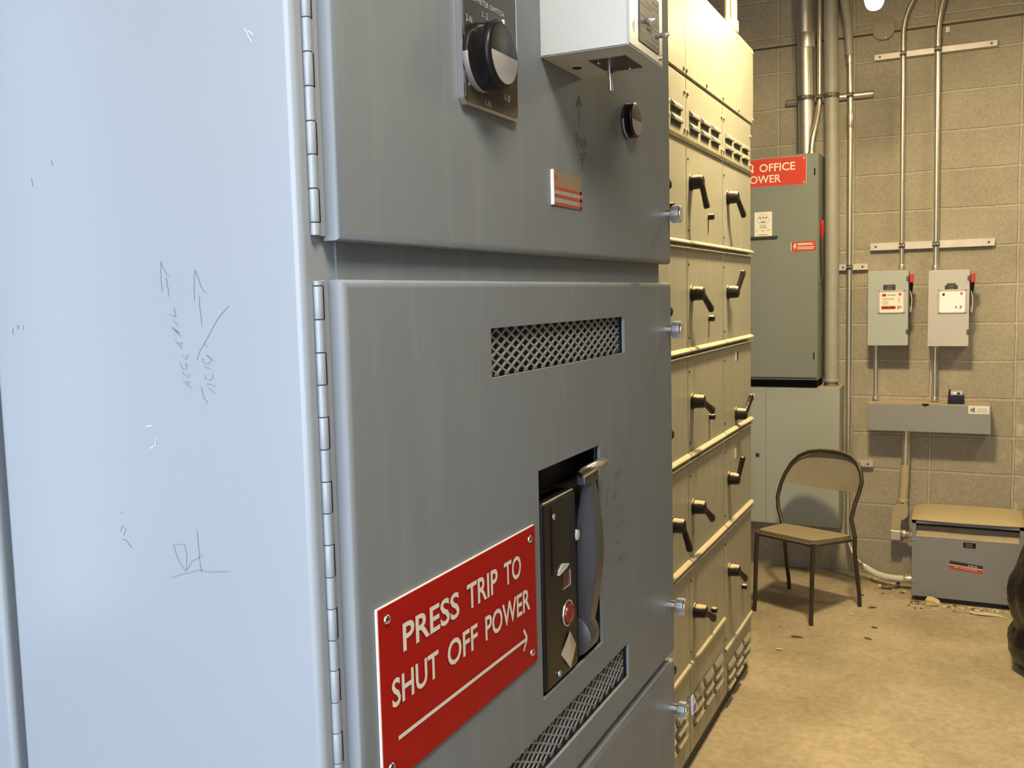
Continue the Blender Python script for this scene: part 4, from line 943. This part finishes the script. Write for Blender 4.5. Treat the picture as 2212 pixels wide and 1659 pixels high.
# ================================================================== disconnect boxes
def safety_box(x0, x1, z0, z1, mtl, label, labmat, nameplate, frame, bright):
    yf = 5.450
    root = thing('safety_switch', ((x0+x1)/2, 5.53, z0), label, 'switch box', 'disconnect boxes above the trough')
    k = MB(); k.box(x0+0.002, x1-0.002, yf+0.010, WB, z0+0.003, z1-0.002, mtl, 0.003, 2); k.build('body', root)
    k = MB(); k.box(x0, x1, yf, yf+0.014, z0, z1, mtl, 0.003, 2); dr = k.build('door', root, weighted=True)
    for zz in (z1-0.045, z0+0.075):
        h = MB(); h.box(x1-0.010, x1+0.003, yf-0.006, yf+0.006, zz-0.012, zz+0.012, 'handle', 0.002, 1); h.build('door_catch', dr)
    a, c, d, e = nameplate
    h = MB(); h.box(a, c, yf-0.003, yf, d, e, 'plate' if not bright else 'mcc_dark', 0.001, 1)
    if bright: h.box(a+0.009, c-0.009, yf-0.003, yf, e, e+0.010, 'mcc_dark')
    h.build('nameplate', dr)
    h = MB(); w = c-a
    h.text('POLE', (a+w*0.36, yf-0.003, (d+e)/2+0.003), *PW, w*0.28, 0.007, 'print_grey'); h.text('SWITCH', (a+w*0.30, yf-0.003, (d+e)/2-0.011), *PW, w*0.40, 0.007, 'print_grey'); h.build('lettering', dr)
    a, c, d, e = frame
    h = MB(); f = 0.007
    for q in ((a, c, e-f, e), (a, c, d, d+f), (a, a+f, d, e), (c-f, c, d, e)): h.box(q[0], q[1], yf-0.006, yf, q[2], q[3], 'strut', 0.001, 1)
    h.build('label_frame', dr)
    a += f; c -= f; d += f; e -= f
    h = MB(); h.box(a, c, yf-0.003, yf, d, e, labmat); lbm = h.build('paper_label', dr)
    h = MB(); W_, H_ = c-a, e-d; yl = yf-0.003
    def bar(u0, u1, v0, v1, m): h.box(a+W_*u0, a+W_*u1, yl-0.0004, yl, d+H_*v0, d+H_*v1, m)
    if not bright:
        bar(0.10, 0.27, 0.76, 0.90, 'red_label'); bar(0.15, 0.22, 0.81, 0.85, 'cream'); bar(0.32, 0.68, 0.80, 0.86, 'print_grey'); bar(0.80, 0.92, 0.80, 0.92, 'red_label')
        for v in (0.64, 0.60, 0.50, 0.44, 0.38): bar(0.10, 0.60 if v > 0.55 else 0.36, v, v+0.025, 'print_grey')
        bar(0.07, 0.68, 0.13, 0.29, 'red_label'); bar(0.12, 0.36, 0.19, 0.23, 'cream'); bar(0.42, 0.62, 0.19, 0.23, 'cream'); bar(0.76, 0.82, 0.13, 0.28, 'red_label'); bar(0.84, 0.92, 0.18, 0.28, 'tan_label')
        bar(0.80, 0.84, 0.45, 0.68, 'print_grey')
    else:
        bar(0.10, 0.20, 0.76, 0.90, 'print_grey'); bar(0.115, 0.21, 0.79, 0.87, labmat); bar(0.82, 0.90, 0.80, 0.92, 'red_label'); bar(0.60, 0.68, 0.22, 0.26, 'print_dark'); bar(0.65, 0.68, 0.14, 0.22, 'print_dark'); bar(0.80, 0.84, 0.12, 0.28, 'red_label'); bar(0.84, 0.90, 0.20, 0.28, 'tan_label')
    h.build('print', dr)
    # operating handle on the right side
    k = MB(); k.box(x1-0.002, x1+0.006, yf+0.02, yf+0.08, z1-0.24, z1-0.03, 'mcc_dark', 0.002, 1); k.build('handle_bracket', root)
    hx = x1+0.0135
    k = MB(); k.tube([(hx-0.004, yf+0.05, z1-0.125), (hx, yf+0.025, z1-0.100), (hx+0.001, yf+0.008, z1-0.075), (hx+0.001, yf+0.002, z1-0.060)], [0.006, 0.007, 0.0085, 0.0095], 'brown_black', 12); hd = k.build('handle', root)
    k = MB(); k.box(hx-0.0095, hx+0.0115, yf-0.006, yf+0.012, z1-0.068, z1-0.020, 'red', 0.004, 2); k.build('grip', hd)
    k = MB(); k.tube([(hx-0.006, yf+0.03, z1-0.110), (hx+0.002, yf+0.024, z1-0.150), (hx+0.001, yf+0.024, z1-0.218), (hx-0.005, yf+0.026, z1-0.224), (hx-0.006, yf+0.03, z1-0.19)], 0.0028, 'strut', 10); k.build('padlock_bail', root)
    return root
safety_box(-0.4975, -0.2945, 1.312, 1.713, 'box_green', 'grey-green disconnect box with a red-lettered paper label, left of its paler neighbour', 'paper', (-0.4195, -0.3580, 1.6080, 1.6385), (-0.4430, -0.3120, 1.4860, 1.6080), False)
safety_box(-0.1990, -0.0025, 1.308, 1.706, 'box_pink', 'pale pinkish disconnect box with a glaring white label, right of the grey-green one', 'paper_bright', (-0.1195, -0.0580, 1.6050, 1.6270), (-0.1500, -0.0160, 1.4815, 1.6050), True)

tr = thing('wireway_trough', (-0.19, 5.53, 0.85), 'long low grey wiring trough on the wall under the two disconnect boxes', 'trough')
k = MB(); k.box(-0.489, 0.107, 5.462, WB, 0.853, 1.0005, 'trough', 0.002, 2); k.build('body', tr)
k = MB(); k.box(-0.4905, 0.109, 5.450, 5.462, 0.850, 0.998, 'trough', 0.002, 2); cvr = k.build('cover', tr)
k = MB(); k.box(-0.222, -0.186, 5.449, 5.464, 0.991, 1.001, 'black_matt', 0.002, 1); k.prism([(-0.210, 0.992), (-0.196, 0.992), (-0.206, 0.984)], (0, 5.450, 0), X, Z, -Y, 0, 0.001, 'black_matt'); k.build('cover_catch', tr)
k = MB(); k.box(0.0025, 0.1010, 5.4488, 5.450, 0.9555, 0.9975, 'paper'); k.build('label', cvr)
k = MB(); k.text('HE', (0.0130, 5.4487, 0.9640), *PW, 0.0215, 0.0225, 'print_dark', bold=0.04); k.box(0.044, 0.092, 5.4485, 5.4488, 0.962, 0.987, 'white_print'); k.build('label_print', cvr)
br_ = thing('loose_breaker', (-0.056, 5.50, 1.0005), 'small black breaker left lying on top of the grey trough', 'breaker')
k = MB(); k.box(-0.0955, -0.0180, 5.476, 5.560, 1.0005, 1.0480, 'black', 0.004, 2); k.box(-0.0965, -0.085, 5.474, 5.560, 1.0005, 1.020, 'black', 0.002, 1); k.box(-0.0930, -0.0840, 5.476, 5.555, 1.046, 1.073, 'black', 0.002, 1); k.build('case', br_)
k = MB(); k.box(-0.0840, -0.0250, 5.478, 5.550, 1.048, 1.068, 'strut', 0.003, 2); k.box(-0.052, -0.038, 5.475, 5.479, 1.053, 1.063, 'black'); k.box(-0.068, -0.058, 5.476, 5.480, 1.052, 1.066, 'paper_bright'); k.build('terminal_block', br_)

# riser from the trough to the transformer, dusty below
rs = thing('elbow_riser', (-0.31, 5.53, 0.25), 'fat riser pipe with an elbow body joining the trough to the transformer', 'conduit')
YR = 5.53
k = MB(); k.tube([(-0.300, YR, 0.852), (-0.302, YR, 0.72), (-0.303, YR, 0.655)], 0.0235, 'emt', 24); k.build('upper_pipe', rs)
k = MB(); k.tube([(-0.303, YR, 0.655), (-0.308, YR, 0.54), (-0.313, YR, 0.455)], 0.0240, 'dusty_pipe', 24); k.build('lower_pipe', rs)
k = MB(); k.cyl((-0.3125, YR, 0.468), (-0.314, YR, 0.440), 0.0285, 'dusty_pipe', 24, 0.002); k.cyl((-0.314, YR-0.028, 0.455), (-0.314, YR-0.036, 0.455), 0.007, 'emt', 12, 0.001); k.build('collar', rs)
k = MB(); k.prism([(-0.342, 0.440), (-0.290, 0.440), (-0.284, 0.415), (-0.286, 0.375), (-0.300, 0.360), (-0.318, 0.350), (-0.321, 0.305), (-0.321, 0.240), (-0.370, 0.240), (-0.372, 0.300), (-0.366, 0.375), (-0.358, 0.420)], (0, YR+0.03, 0), X, Z, -Y, 0, 0.060, 'dusty_pipe'); eb = k.build('elbow_body', rs)
k = MB(); k.box(-0.374, -0.318, YR-0.036, YR+0.034, 0.236, 0.292, 'emt', 0.005, 3); k.build('elbow_cap', rs)
k = MB(); k.cyl((-0.320, YR-0.004, 0.272), (-0.292, YR-0.01, 0.272), 0.0250, 'emt', 20, 0.003); k.cyl((-0.292, YR-0.01, 0.272), (-0.2505, YR-0.02, 0.272), 0.0170, 'emt', 20); k.cyl((-0.276, YR-0.015, 0.272), (-0.2505, YR-0.02, 0.272), 0.0225, 'emt', 8, 0.002); k.build('nipple', rs)

# ================================================================== transformer on the floor
TX0, TX1, TY0, TY1 = -0.249, 0.262, 5.200, 5.575
tf = thing('transformer', (0.0, 5.39, 0.0), 'squat grey dry transformer with a dust-covered top against the back wall', 'transformer')
k = MB()
k.box(TX0, TX0+0.004, TY0+0.002, TY1, 0.030, 0.430, 'tf'); k.box(TX1-0.004, TX1, TY0+0.002, TY1, 0.030, 0.430, 'tf')
k.box(TX0, TX1, TY1-0.004, TY1, 0.030, 0.430, 'tf'); k.box(TX0+0.02, TX1-0.02, TY0+0.03, TY1-0.03, 0.0, 0.045, 'mcc_dark')
k.build('case', tf)
k = MB(); k.box(TX0+0.001, TX1-0.001, TY0-0.0015, TY0+0.003, 0.028, 0.345, 'tf', 0.0012, 1)
k.box(TX0, TX0+0.020, TY0, TY0+0.003, 0.345, 0.428, 'tf'); k.box(TX1-0.020, TX1, TY0, TY0+0.003, 0.345, 0.428, 'tf'); k.box(TX0, TX1, TY0, TY0+0.003, 0.411, 0.430, 'tf')
fp = k.build('front_panel', tf)
k = MB(); k.add([(TX0+0.02, TY0+0.002, 0.344), (TX1-0.02, TY0+0.002, 0.344), (TX1-0.02, TY0+0.055, 0.388), (TX0+0.02, TY0+0.055, 0.388)], [(0,1,2,3)], 'trough')
k.box(TX0+0.02, TX1-0.02, TY0+0.058, TY0+0.062, 0.375, 0.43, 'black_matt')
for i in range(34):
    xx = TX0+0.03+i*0.0134
    k.box(xx, xx+0.006, TY0+0.052, TY0+0.058, 0.388, 0.40, 'mcc_dark')
k.build('vent_slot', tf)
# dusty domed lid
k = MB(); vs, fs = [], []; NX, NY = 24, 10
for j in range(NY+1):
    for i in range(NX+1):
        u, v = i/NX, j/NY
        e = min(1.0, min(u, 1-u)*7, v*9, (1-v)*9)
        vs.append((TX0-0.003+(TX1-TX0+0.006)*u, TY0-0.004-0.012*math.sin(PI*u)*(1-v)+(TY1-TY0+0.004)*v, 0.430+0.016*math.sin(PI*min(1, e)/2)+0.010*math.sin(PI*u)*math.sin(PI*v)))
for j in range(NY):
    for i in range(NX): fs.append((j*(NX+1)+i, j*(NX+1)+i+1, (j+1)*(NX+1)+i+1, (j+1)*(NX+1)+i))
k.add(vs, fs, 'tf', True)
k.add([vs[i] for i in range(NX+1)] + [(vs[i][0], vs[i][1]+0.002, 0.427) for i in range(NX+1)], [(i, NX+1+i, NX+2+i, i+1) for i in range(NX)], 'tf', False)
lid = k.build('lid', tf)
for xx, zz in ((TX0+0.012, 0.325), (TX0+0.012, 0.105), (TX1-0.012, 0.325)):
    s = MB(); s.cyl((xx, TY0-0.0015, zz), (xx, TY0-0.006, zz), 0.0045, 'chrome', 12, 0.001); s.build('screw', fp)
s = MB(); s.box(-0.0105, 0.0488, TY0-0.0030, TY0-0.0015, 0.3035, 0.3295, 'brown_black'); s.box(-0.0118, -0.0105, TY0-0.0030, TY0-0.0015, 0.304, 0.330, 'white_core'); s.build('nameplate', fp)
s = MB(); s.text('PANEL', (0.003, TY0-0.0030, 0.3190), *PW, 0.031, 0.006, 'print_grey'); s.text('FEEDER', (0.002, TY0-0.0030, 0.3090), *PW, 0.033, 0.006, 'print_grey'); s.build('nameplate_lettering', fp)
s = MB()
def skew(x0, x1, za, zb, m, d): s.prism([(x0, za), (x1, za-0.014*(x1-x0)/0.152), (x1, zb-0.014*(x1-x0)/0.152), (x0, zb)], (0, TY0-0.0015, 0), X, Z, -Y, 0, d, m)
skew(-0.0700, 0.0820, 0.2125, 0.2300, 'print_dark', 0.001); skew(-0.0700, 0.0820, 0.2085, 0.2125, 'cream', 0.001); skew(-0.0700, 0.0820, 0.1890, 0.2085, 'red_label', 0.001); s.build('rating_sticker', fp)
s = MB(); s.text('DRY TRANSFORMER', (-0.046, TY0-0.0026, 0.1955), Vector((1, 0, -0.09)).normalized(), Z, -Y, 0.104, 0.0065, 'cream'); s.text('MMI', (0.016, TY0-0.0026, 0.2060), Vector((1, 0, -0.09)).normalized(), Z, -Y, 0.040, 0.0105, 'white_print'); s.build('sticker_lettering', fp)

# ================================================================== metal chair
ch = thing('metal_chair', (-0.74, 4.89, 0.0), 'worn brown steel-tube chair with a dusty seat standing in front of the wall cabinet', 'chair')
FLt, FRt, BRt, BLt = Vector((-0.948, 4.752, 0.422)), Vector((-0.656, 4.612, 0.422)), Vector((-0.508, 4.935, 0.385)), Vector((-0.876, 5.085, 0.385))
def quad_pt(u, v):
    return (FLt*(1-u)+FRt*u)*(1-v) + (BLt*(1-u)+BRt*u)*v
k = MB(); vs, fs = [], []; n = 14
for j in range(n+1):
    for i in range(n+1):
        u, v = i/n, j/n
        uu = 0.5+(u-0.5)*(1-0.05*(2*abs(v-0.5))**4); vv = 0.5+(v-0.5)*(1-0.05*(2*abs(u-0.5))**4)
        e = min(u, 1-u, v, 1-v)*2
        p = quad_pt(uu, vv); p = p + Vector((0, 0, -0.012*(1-(1-e)**2)*0.7 + 0.004*min(1, e*5)))
        vs.append(p)
for j in range(n):
    for i in range(n): fs.append((j*(n+1)+i, j*(n+1)+i+1, (j+1)*(n+1)+i+1, (j+1)*(n+1)+i))
k.add(vs, fs, 'chair_seat', True)
rim = [i for i in range(n+1)] + [(j*(n+1)+n) for j in range(1, n+1)] + [n*(n+1)+i for i in range(n-1, -1, -1)] + [j*(n+1) for j in range(n-1, 0, -1)]
m = len(rim); low = [vs[i]-Vector((0, 0, 0.022)) for i in rim]
k.add([vs[i] for i in rim]+low, [(i, m+i, m+(i+1) % m, (i+1) % m) for i in range(m)] + [tuple(range(m, 2*m))], 'chair_seat', False)
k.build('seat', ch)
k = MB(); dz = Vector((0, 0, -0.024))
k.tube([BLt+dz, FLt*0.93+BLt*0.07+dz, FLt+dz*1.1, FLt*0.93+FRt*0.07+dz, FRt*0.93+FLt*0.07+dz, FRt+dz*1.1, FRt*0.93+BRt*0.07+dz, BRt+dz, BLt+dz], 0.0075, 'chair_frame', 10); k.build('seat_frame', ch)
r_ = 0.0105
k = MB(); k.tube([FRt+Vector((0, 0, -0.012)), FRt*0.5+Vector((-0.6635, 4.6225, 0.20))*0.5, Vector((-0.6663, 4.6266, 0.0))], [0.011, 0.0110, 0.0105], 'chair_frame', 14); k.build('leg', ch)
k = MB(); k.tube([FLt+Vector((0, 0, -0.012)), FLt*0.5+Vector((-0.957, 4.744, 0.20))*0.5, Vector((-0.9607, 4.7434, 0.0))], [0.011, 0.0110, 0.0105], 'chair_frame', 14); k.build('leg', ch)
# back legs rise past the seat and meet in the hoop of the back
t_ = (Vector((-0.4811, 5.0028, 0))-Vector((-0.8595, 5.1691, 0))).normalized(); nn = Vector((-t_.y, t_.x, 0))
def bp_(u, z):
    lean = 0.05*(z-0.40)/0.37
    return Vector((-0.8595, 5.1691, 0)) + t_*u + nn*(lean-0.075+0.075*max(0, (z-0.37)/0.40)) + Vector((0, 0, z))
BLs, BRs = BLt+Vector((-0.005, 0.008, -0.01)), BRt+Vector((0.008, 0.003, -0.01))
k = MB(); k.tube([BLs, Vector((-0.872, 5.098, 0.28)), Vector((-0.868, 5.125, 0.16)), Vector((-0.8615, 5.160, 0.06)), Vector((-0.8595, 5.1691, 0.0))], r_, 'chair_frame', 14); k.build('leg', ch)
k = MB(); k.tube([BRs, Vector((-0.502, 4.945, 0.30)), Vector((-0.492, 4.968, 0.18)), Vector((-0.483, 4.995, 0.07)), Vector((-0.4811, 5.0028, 0.0))], r_, 'chair_frame', 14); k.build('leg', ch)
hoop = [BLs]+[bp_(u, z) for u, z in ((-0.034, 0.45), (-0.052, 0.51), (-0.045, 0.58), (-0.030, 0.635), (-0.004, 0.690), (0.035, 0.733), (0.085, 0.760), (0.15, 0.773), (0.215, 0.776), (0.275, 0.774), (0.330, 0.762), (0.372, 0.735), (0.400, 0.692), (0.414, 0.645), (0.408, 0.59), (0.398, 0.54), (0.392, 0.46))]+[BRs]
k = MB(); k.tube(hoop, r_, 'chair_frame', 14); k.build('back_hoop', ch)
HOOP = [(-0.045, 0.58), (-0.030, 0.635), (-0.004, 0.690), (0.035, 0.733), (0.085, 0.760), (0.15, 0.773), (0.215, 0.776), (0.275, 0.774), (0.330, 0.762), (0.372, 0.735), (0.400, 0.692)]
# pressed metal back panel, hollowed towards the sitter
k = MB(); vs, fs = [], []; NX, NZ = 24, 8
for j in range(NZ+1):
    for i in range(NX+1):
        u = i/NX; v = j/NZ
        a = 2*u-1
        uu = 0.1790+0.2135*a
        hz = HOOP[0][1]
        for (ua, za), (ub, zb_) in zip(HOOP[:-1], HOOP[1:]):
            if ua <= uu <= ub: hz = za+(zb_-za)*(uu-ua)/(ub-ua)
        zt = hz-0.013; zb = min(0.580+0.014*a*a, zt-0.03)
        z = zb+(zt-zb)*v
        p = bp_(uu, z) + nn*(0.026*(1-a*a))
        vs.append(p)
for j in range(NZ):
    for i in range(NX): fs.append((j*(NX+1)+i, j*(NX+1)+i+1, (j+1)*(NX+1)+i+1, (j+1)*(NX+1)+i))
m = len(vs); vs2 = vs+[p+nn*0.004 for p in vs]
fs2 = fs+[tuple(m+i for i in reversed(q)) for q in fs]
edge = [i for i in range(NX+1)] + [(j*(NX+1)+NX) for j in range(1, NZ+1)] + [NZ*(NX+1)+i for i in range(NX-1, -1, -1)] + [j*(NX+1) for j in range(NZ-1, 0, -1)]
for q in range(len(edge)):
    a, c = edge[q], edge[(q+1) % len(edge)]; fs2.append((a, m+a, m+c, c))
k.add(vs2, fs2, 'chair_back', True); k.build('backrest', ch)

# ================================================================== black rubbish bag at the right edge
k = MB(); vs, fs = [], []; NS = 72
prof = [(0.0, 0.10), (0.010, 0.165), (0.030, 0.195), (0.069, 0.220), (0.105, 0.236), (0.14, 0.233), (0.185, 0.214), (0.21, 0.209), (0.25, 0.226), (0.31, 0.240), (0.35, 0.236), (0.389, 0.226), (0.44, 0.204), (0.513, 0.180), (0.58, 0.135), (0.62, 0.075), (0.65, 0.035), (0.69, 0.045), (0.74, 0.075), (0.76, 0.05)]
rb = random.Random(5)
ph = [rb.uniform(0, 6.28) for _ in range(12)]
for j, (z, r) in enumerate(prof):
    for i in range(NS):
        a = 2*PI*i/NS
        c = 1 + (0.045*abs(math.sin(4.5*a+ph[0]+z*7)) + 0.030*abs(math.sin(8.5*a+ph[1]-z*13)) + 0.020*math.sin(15*a+ph[2]+z*30) - 0.055) * (1.0 if z < 0.6 else 2.0)
        vs.append((0.402+r*c*math.cos(a), 4.42+r*c*math.sin(a), max(0.0, z+0.008*math.sin(5*a+ph[3])*(z > 0.02))))
for j in range(len(prof)-1):
    for i in range(NS): fs.append((j*NS+i, j*NS+(i+1) % NS, (j+1)*NS+(i+1) % NS, (j+1)*NS+i))
fs.append(tuple(range(NS-1, -1, -1)))
k.add(vs, fs, 'bag', True)
tag(k.build('rubbish_bag', angle=75), 'crumpled glossy black rubbish bag standing on the floor at the right edge', 'bag')

# ================================================================== debris along the wall
def chunk(mb, c, sx, sy, sz, k_, seed, flat=False):
    rr = random.Random(seed); bm = bmesh.new()
    bmesh.ops.create_icosphere(bm, subdivisions=2, radius=1.0)
    for v in bm.verts:
        d = 1+rr.uniform(-0.28, 0.28)
        v.co = Vector((c[0]+v.co.x*sx*d, c[1]+v.co.y*sy*d, max(0.0, c[2]+v.co.z*sz*d)))
    mb.from_bm(bm, k_, False)
k = MB(); chunk(k, (-0.150, 5.150, 0.018), 0.036, 0.020, 0.024, 'wood', 1); tag(k.build('rock'), 'yellowish lump of stone lying in front of the transformer', 'rock')
k = MB(); k.tube([(-0.405, 5.355, 0.012), (-0.375, 5.345, 0.012), (-0.345, 5.36, 0.013), (-0.325, 5.39, 0.016), (-0.325, 5.42, 0.018)], 0.010, 'cable', 10); cbx = tag(k.build('cable_end'), 'cut stub of dark cable with a yellow tip on the floor by the transformer', 'cable')
k = MB(); k.cyl((-0.420, 5.358, 0.012), (-0.404, 5.355, 0.012), 0.0105, 'yellow', 12, 0.002); k.build('tip', cbx)
rr = random.Random(11)
k = MB()
for i in range(170):
    x = rr.uniform(-0.52, 0.20); y = 5.185-abs(rr.gauss(0, 0.05)) if x > -0.27 else rr.uniform(5.15, 5.56)
    s = rr.uniform(0.003, 0.009)
    chunk(k, (x, y, s*0.4), s*rr.uniform(0.8, 1.8), s, s*0.6, rr.choice(['wood', 'twig', 'white_scrap', 'dusty_pipe']), i)
tag(k.build('grit'), 'loose grit and crumbs swept along the foot of the transformer', 'grit', kind='stuff')
def curl(mb, c, ln, w, ang, mt, h=0.006):
    d = Vector((math.cos(ang), math.sin(ang), 0)); s = Vector((-d.y, d.x, 0)); vs = []
    for i in range(6):
        t = i/5-0.5
        p = Vector((c[0], c[1], 0)) + d*ln*t + s*(0.3*w*math.sin(5*t)); z = 0.0006+h*(0.5+0.5*math.cos(3.5*t+1))
        ww = w*(1-1.6*t*t)
        for q in (-0.5, 0.5): vs.append(p+s*ww*q+Vector((0, 0, z)))
    n_ = len(vs); vs = vs+[p+Vector((0, 0, 0.0015)) for p in vs]
    fs = []
    for i in range(5):
        a = 2*i
        fs += [(a, a+2, a+3, a+1), (n_+a, n_+a+1, n_+a+3, n_+a+2), (a, n_+a, n_+a+2, a+2), (a+1, a+3, n_+a+3, n_+a+1)]
    fs += [(0, 1, n_+1, n_), (n_-2, 2*n_-2, 2*n_-1, n_-1)]
    mb.add(vs, fs, mt, False)
for c, ln, w, an, mt, lab in (((-0.7015, 4.437), 0.052, 0.016, 0.05, 'twig', 'curled brown scrap on the floor nearest the front chair leg'),
                              ((-0.398, 4.534), 0.034, 0.013, -0.6, 'twig', 'slanting brown scrap on the open floor, nearer of two right of the chair'),
                              ((-0.384, 4.698), 0.026, 0.012, -0.2, 'twig', 'small brown scrap on the open floor, farther of two right of the chair'),
                              ((-0.748, 4.246), 0.030, 0.013, 0.1, 'white_scrap', 'pale flake on the floor near the foot of the line-up'),
                              ((-0.801, 4.559), 0.016, 0.013, 1.2, 'white_scrap', 'tiny pale flake on the floor between the front chair legs'),
                              ((-0.508, 4.855), 0.016, 0.012, -0.7, 'white_scrap', 'tiny pale flake on the floor by the right chair leg'),
                              ((0.10, 5.09), 0.15, 0.040, -0.1, 'white_scrap', 'torn pale strip of debris in front of the transformer near the bag'),
                              ((-0.42, 5.00), 0.045, 0.014, 0.5, 'twig', 'dark scrap behind the right chair leg')):
    k = MB(); curl(k, c, ln, w, an, mt); tag(k.build('floor_scrap'), lab, 'scrap', 'scraps on the floor')

# ================================================================== globe lamps on the ceiling
def globe_lamp(x, y, z, glow, label):
    """bare glass globe on a porcelain holder, hung from the ceiling by a stem; z is the lowest point of the globe"""
    fl = thing('globe_lamp', (x, y, z), label, 'lamp', None)
    k = MB(); zs = [0.0, 0.0015, 0.006, 0.014, 0.026, 0.042, 0.060, 0.080, 0.100, 0.118, 0.130]
    rs = [0.002, 0.012, 0.022, 0.030, 0.036, 0.040, 0.0425, 0.0435, 0.042, 0.037, 0.030]
    k.tube([(x, y, z+a) for a in zs], rs, glow, 32); k.build('globe', fl)
    k = MB(); k.cyl((x, y, z+0.130), (x, y, z+0.175), 0.034, 'housing', 28, 0.004); k.build('holder', fl)
    k = MB(); k.cyl((x, y, z+0.175), (x, y, CEIL-0.03), 0.010, 'galv', 14); k.build('stem', fl)
    k = MB(); k.cyl((x, y, CEIL-0.03), (x, y, CEIL), 0.055, 'galv', 28, 0.004); k.build('ceiling_box', fl)
globe_lamp(-0.388, 4.420, 2.799, 'glow_far', 'glowing lamp globe hanging in front of the back wall at the top edge')
# enamelled dome lamps with lit lenses, all out of view
def unseen_dome_lamp(x, y, z, glow, label, w=1.0):
    dl = thing('unseen_dome_lamp', (x, y, z), label, 'lamp')
    k = MB(); k.tube([(x, y, z+0.012), (x, y, z+0.006), (x, y, z)], [0.150*w, 0.150*w, 0.135*w], glow, 40); k.build('lens', dl)
    k = MB(); k.tube([(x, y, z+0.004), (x, y, z+0.016), (x, y, z+0.05), (x, y, z+0.10), (x, y, z+0.14), (x, y, z+0.16), (x, y, z+0.22)], [0.166*w, 0.164*w, 0.150*w, 0.110*w, 0.060*w, 0.040, 0.036], 'housing', 40, caps=False); k.build('shade', dl)
    k = MB(); k.cyl((x, y, z+0.21), (x, y, CEIL-0.001), 0.011, 'galv', 14); k.build('stem', dl)
unseen_dome_lamp(-0.33, 3.42, 3.15, 'glow', 'white dome lamp hanging high over the aisle, its light washing the pull box')
unseen_dome_lamp(0.20, 0.20, 2.60, 'fill_near', 'wide dim white dome lamp added out of view over the entrance end of the room', 1.7)  # unseen lamp added to brighten the upper part of the near cabinet front
unseen_dome_lamp(1.1, 4.5, 3.05, 'fill_right', 'dimmer white dome lamp added out of view over the far right of the room')  # unseen lamp added as fill light for the line-up and wall boxes

for o in bpy.data.objects:
    if '_org' in o: del o['_org']
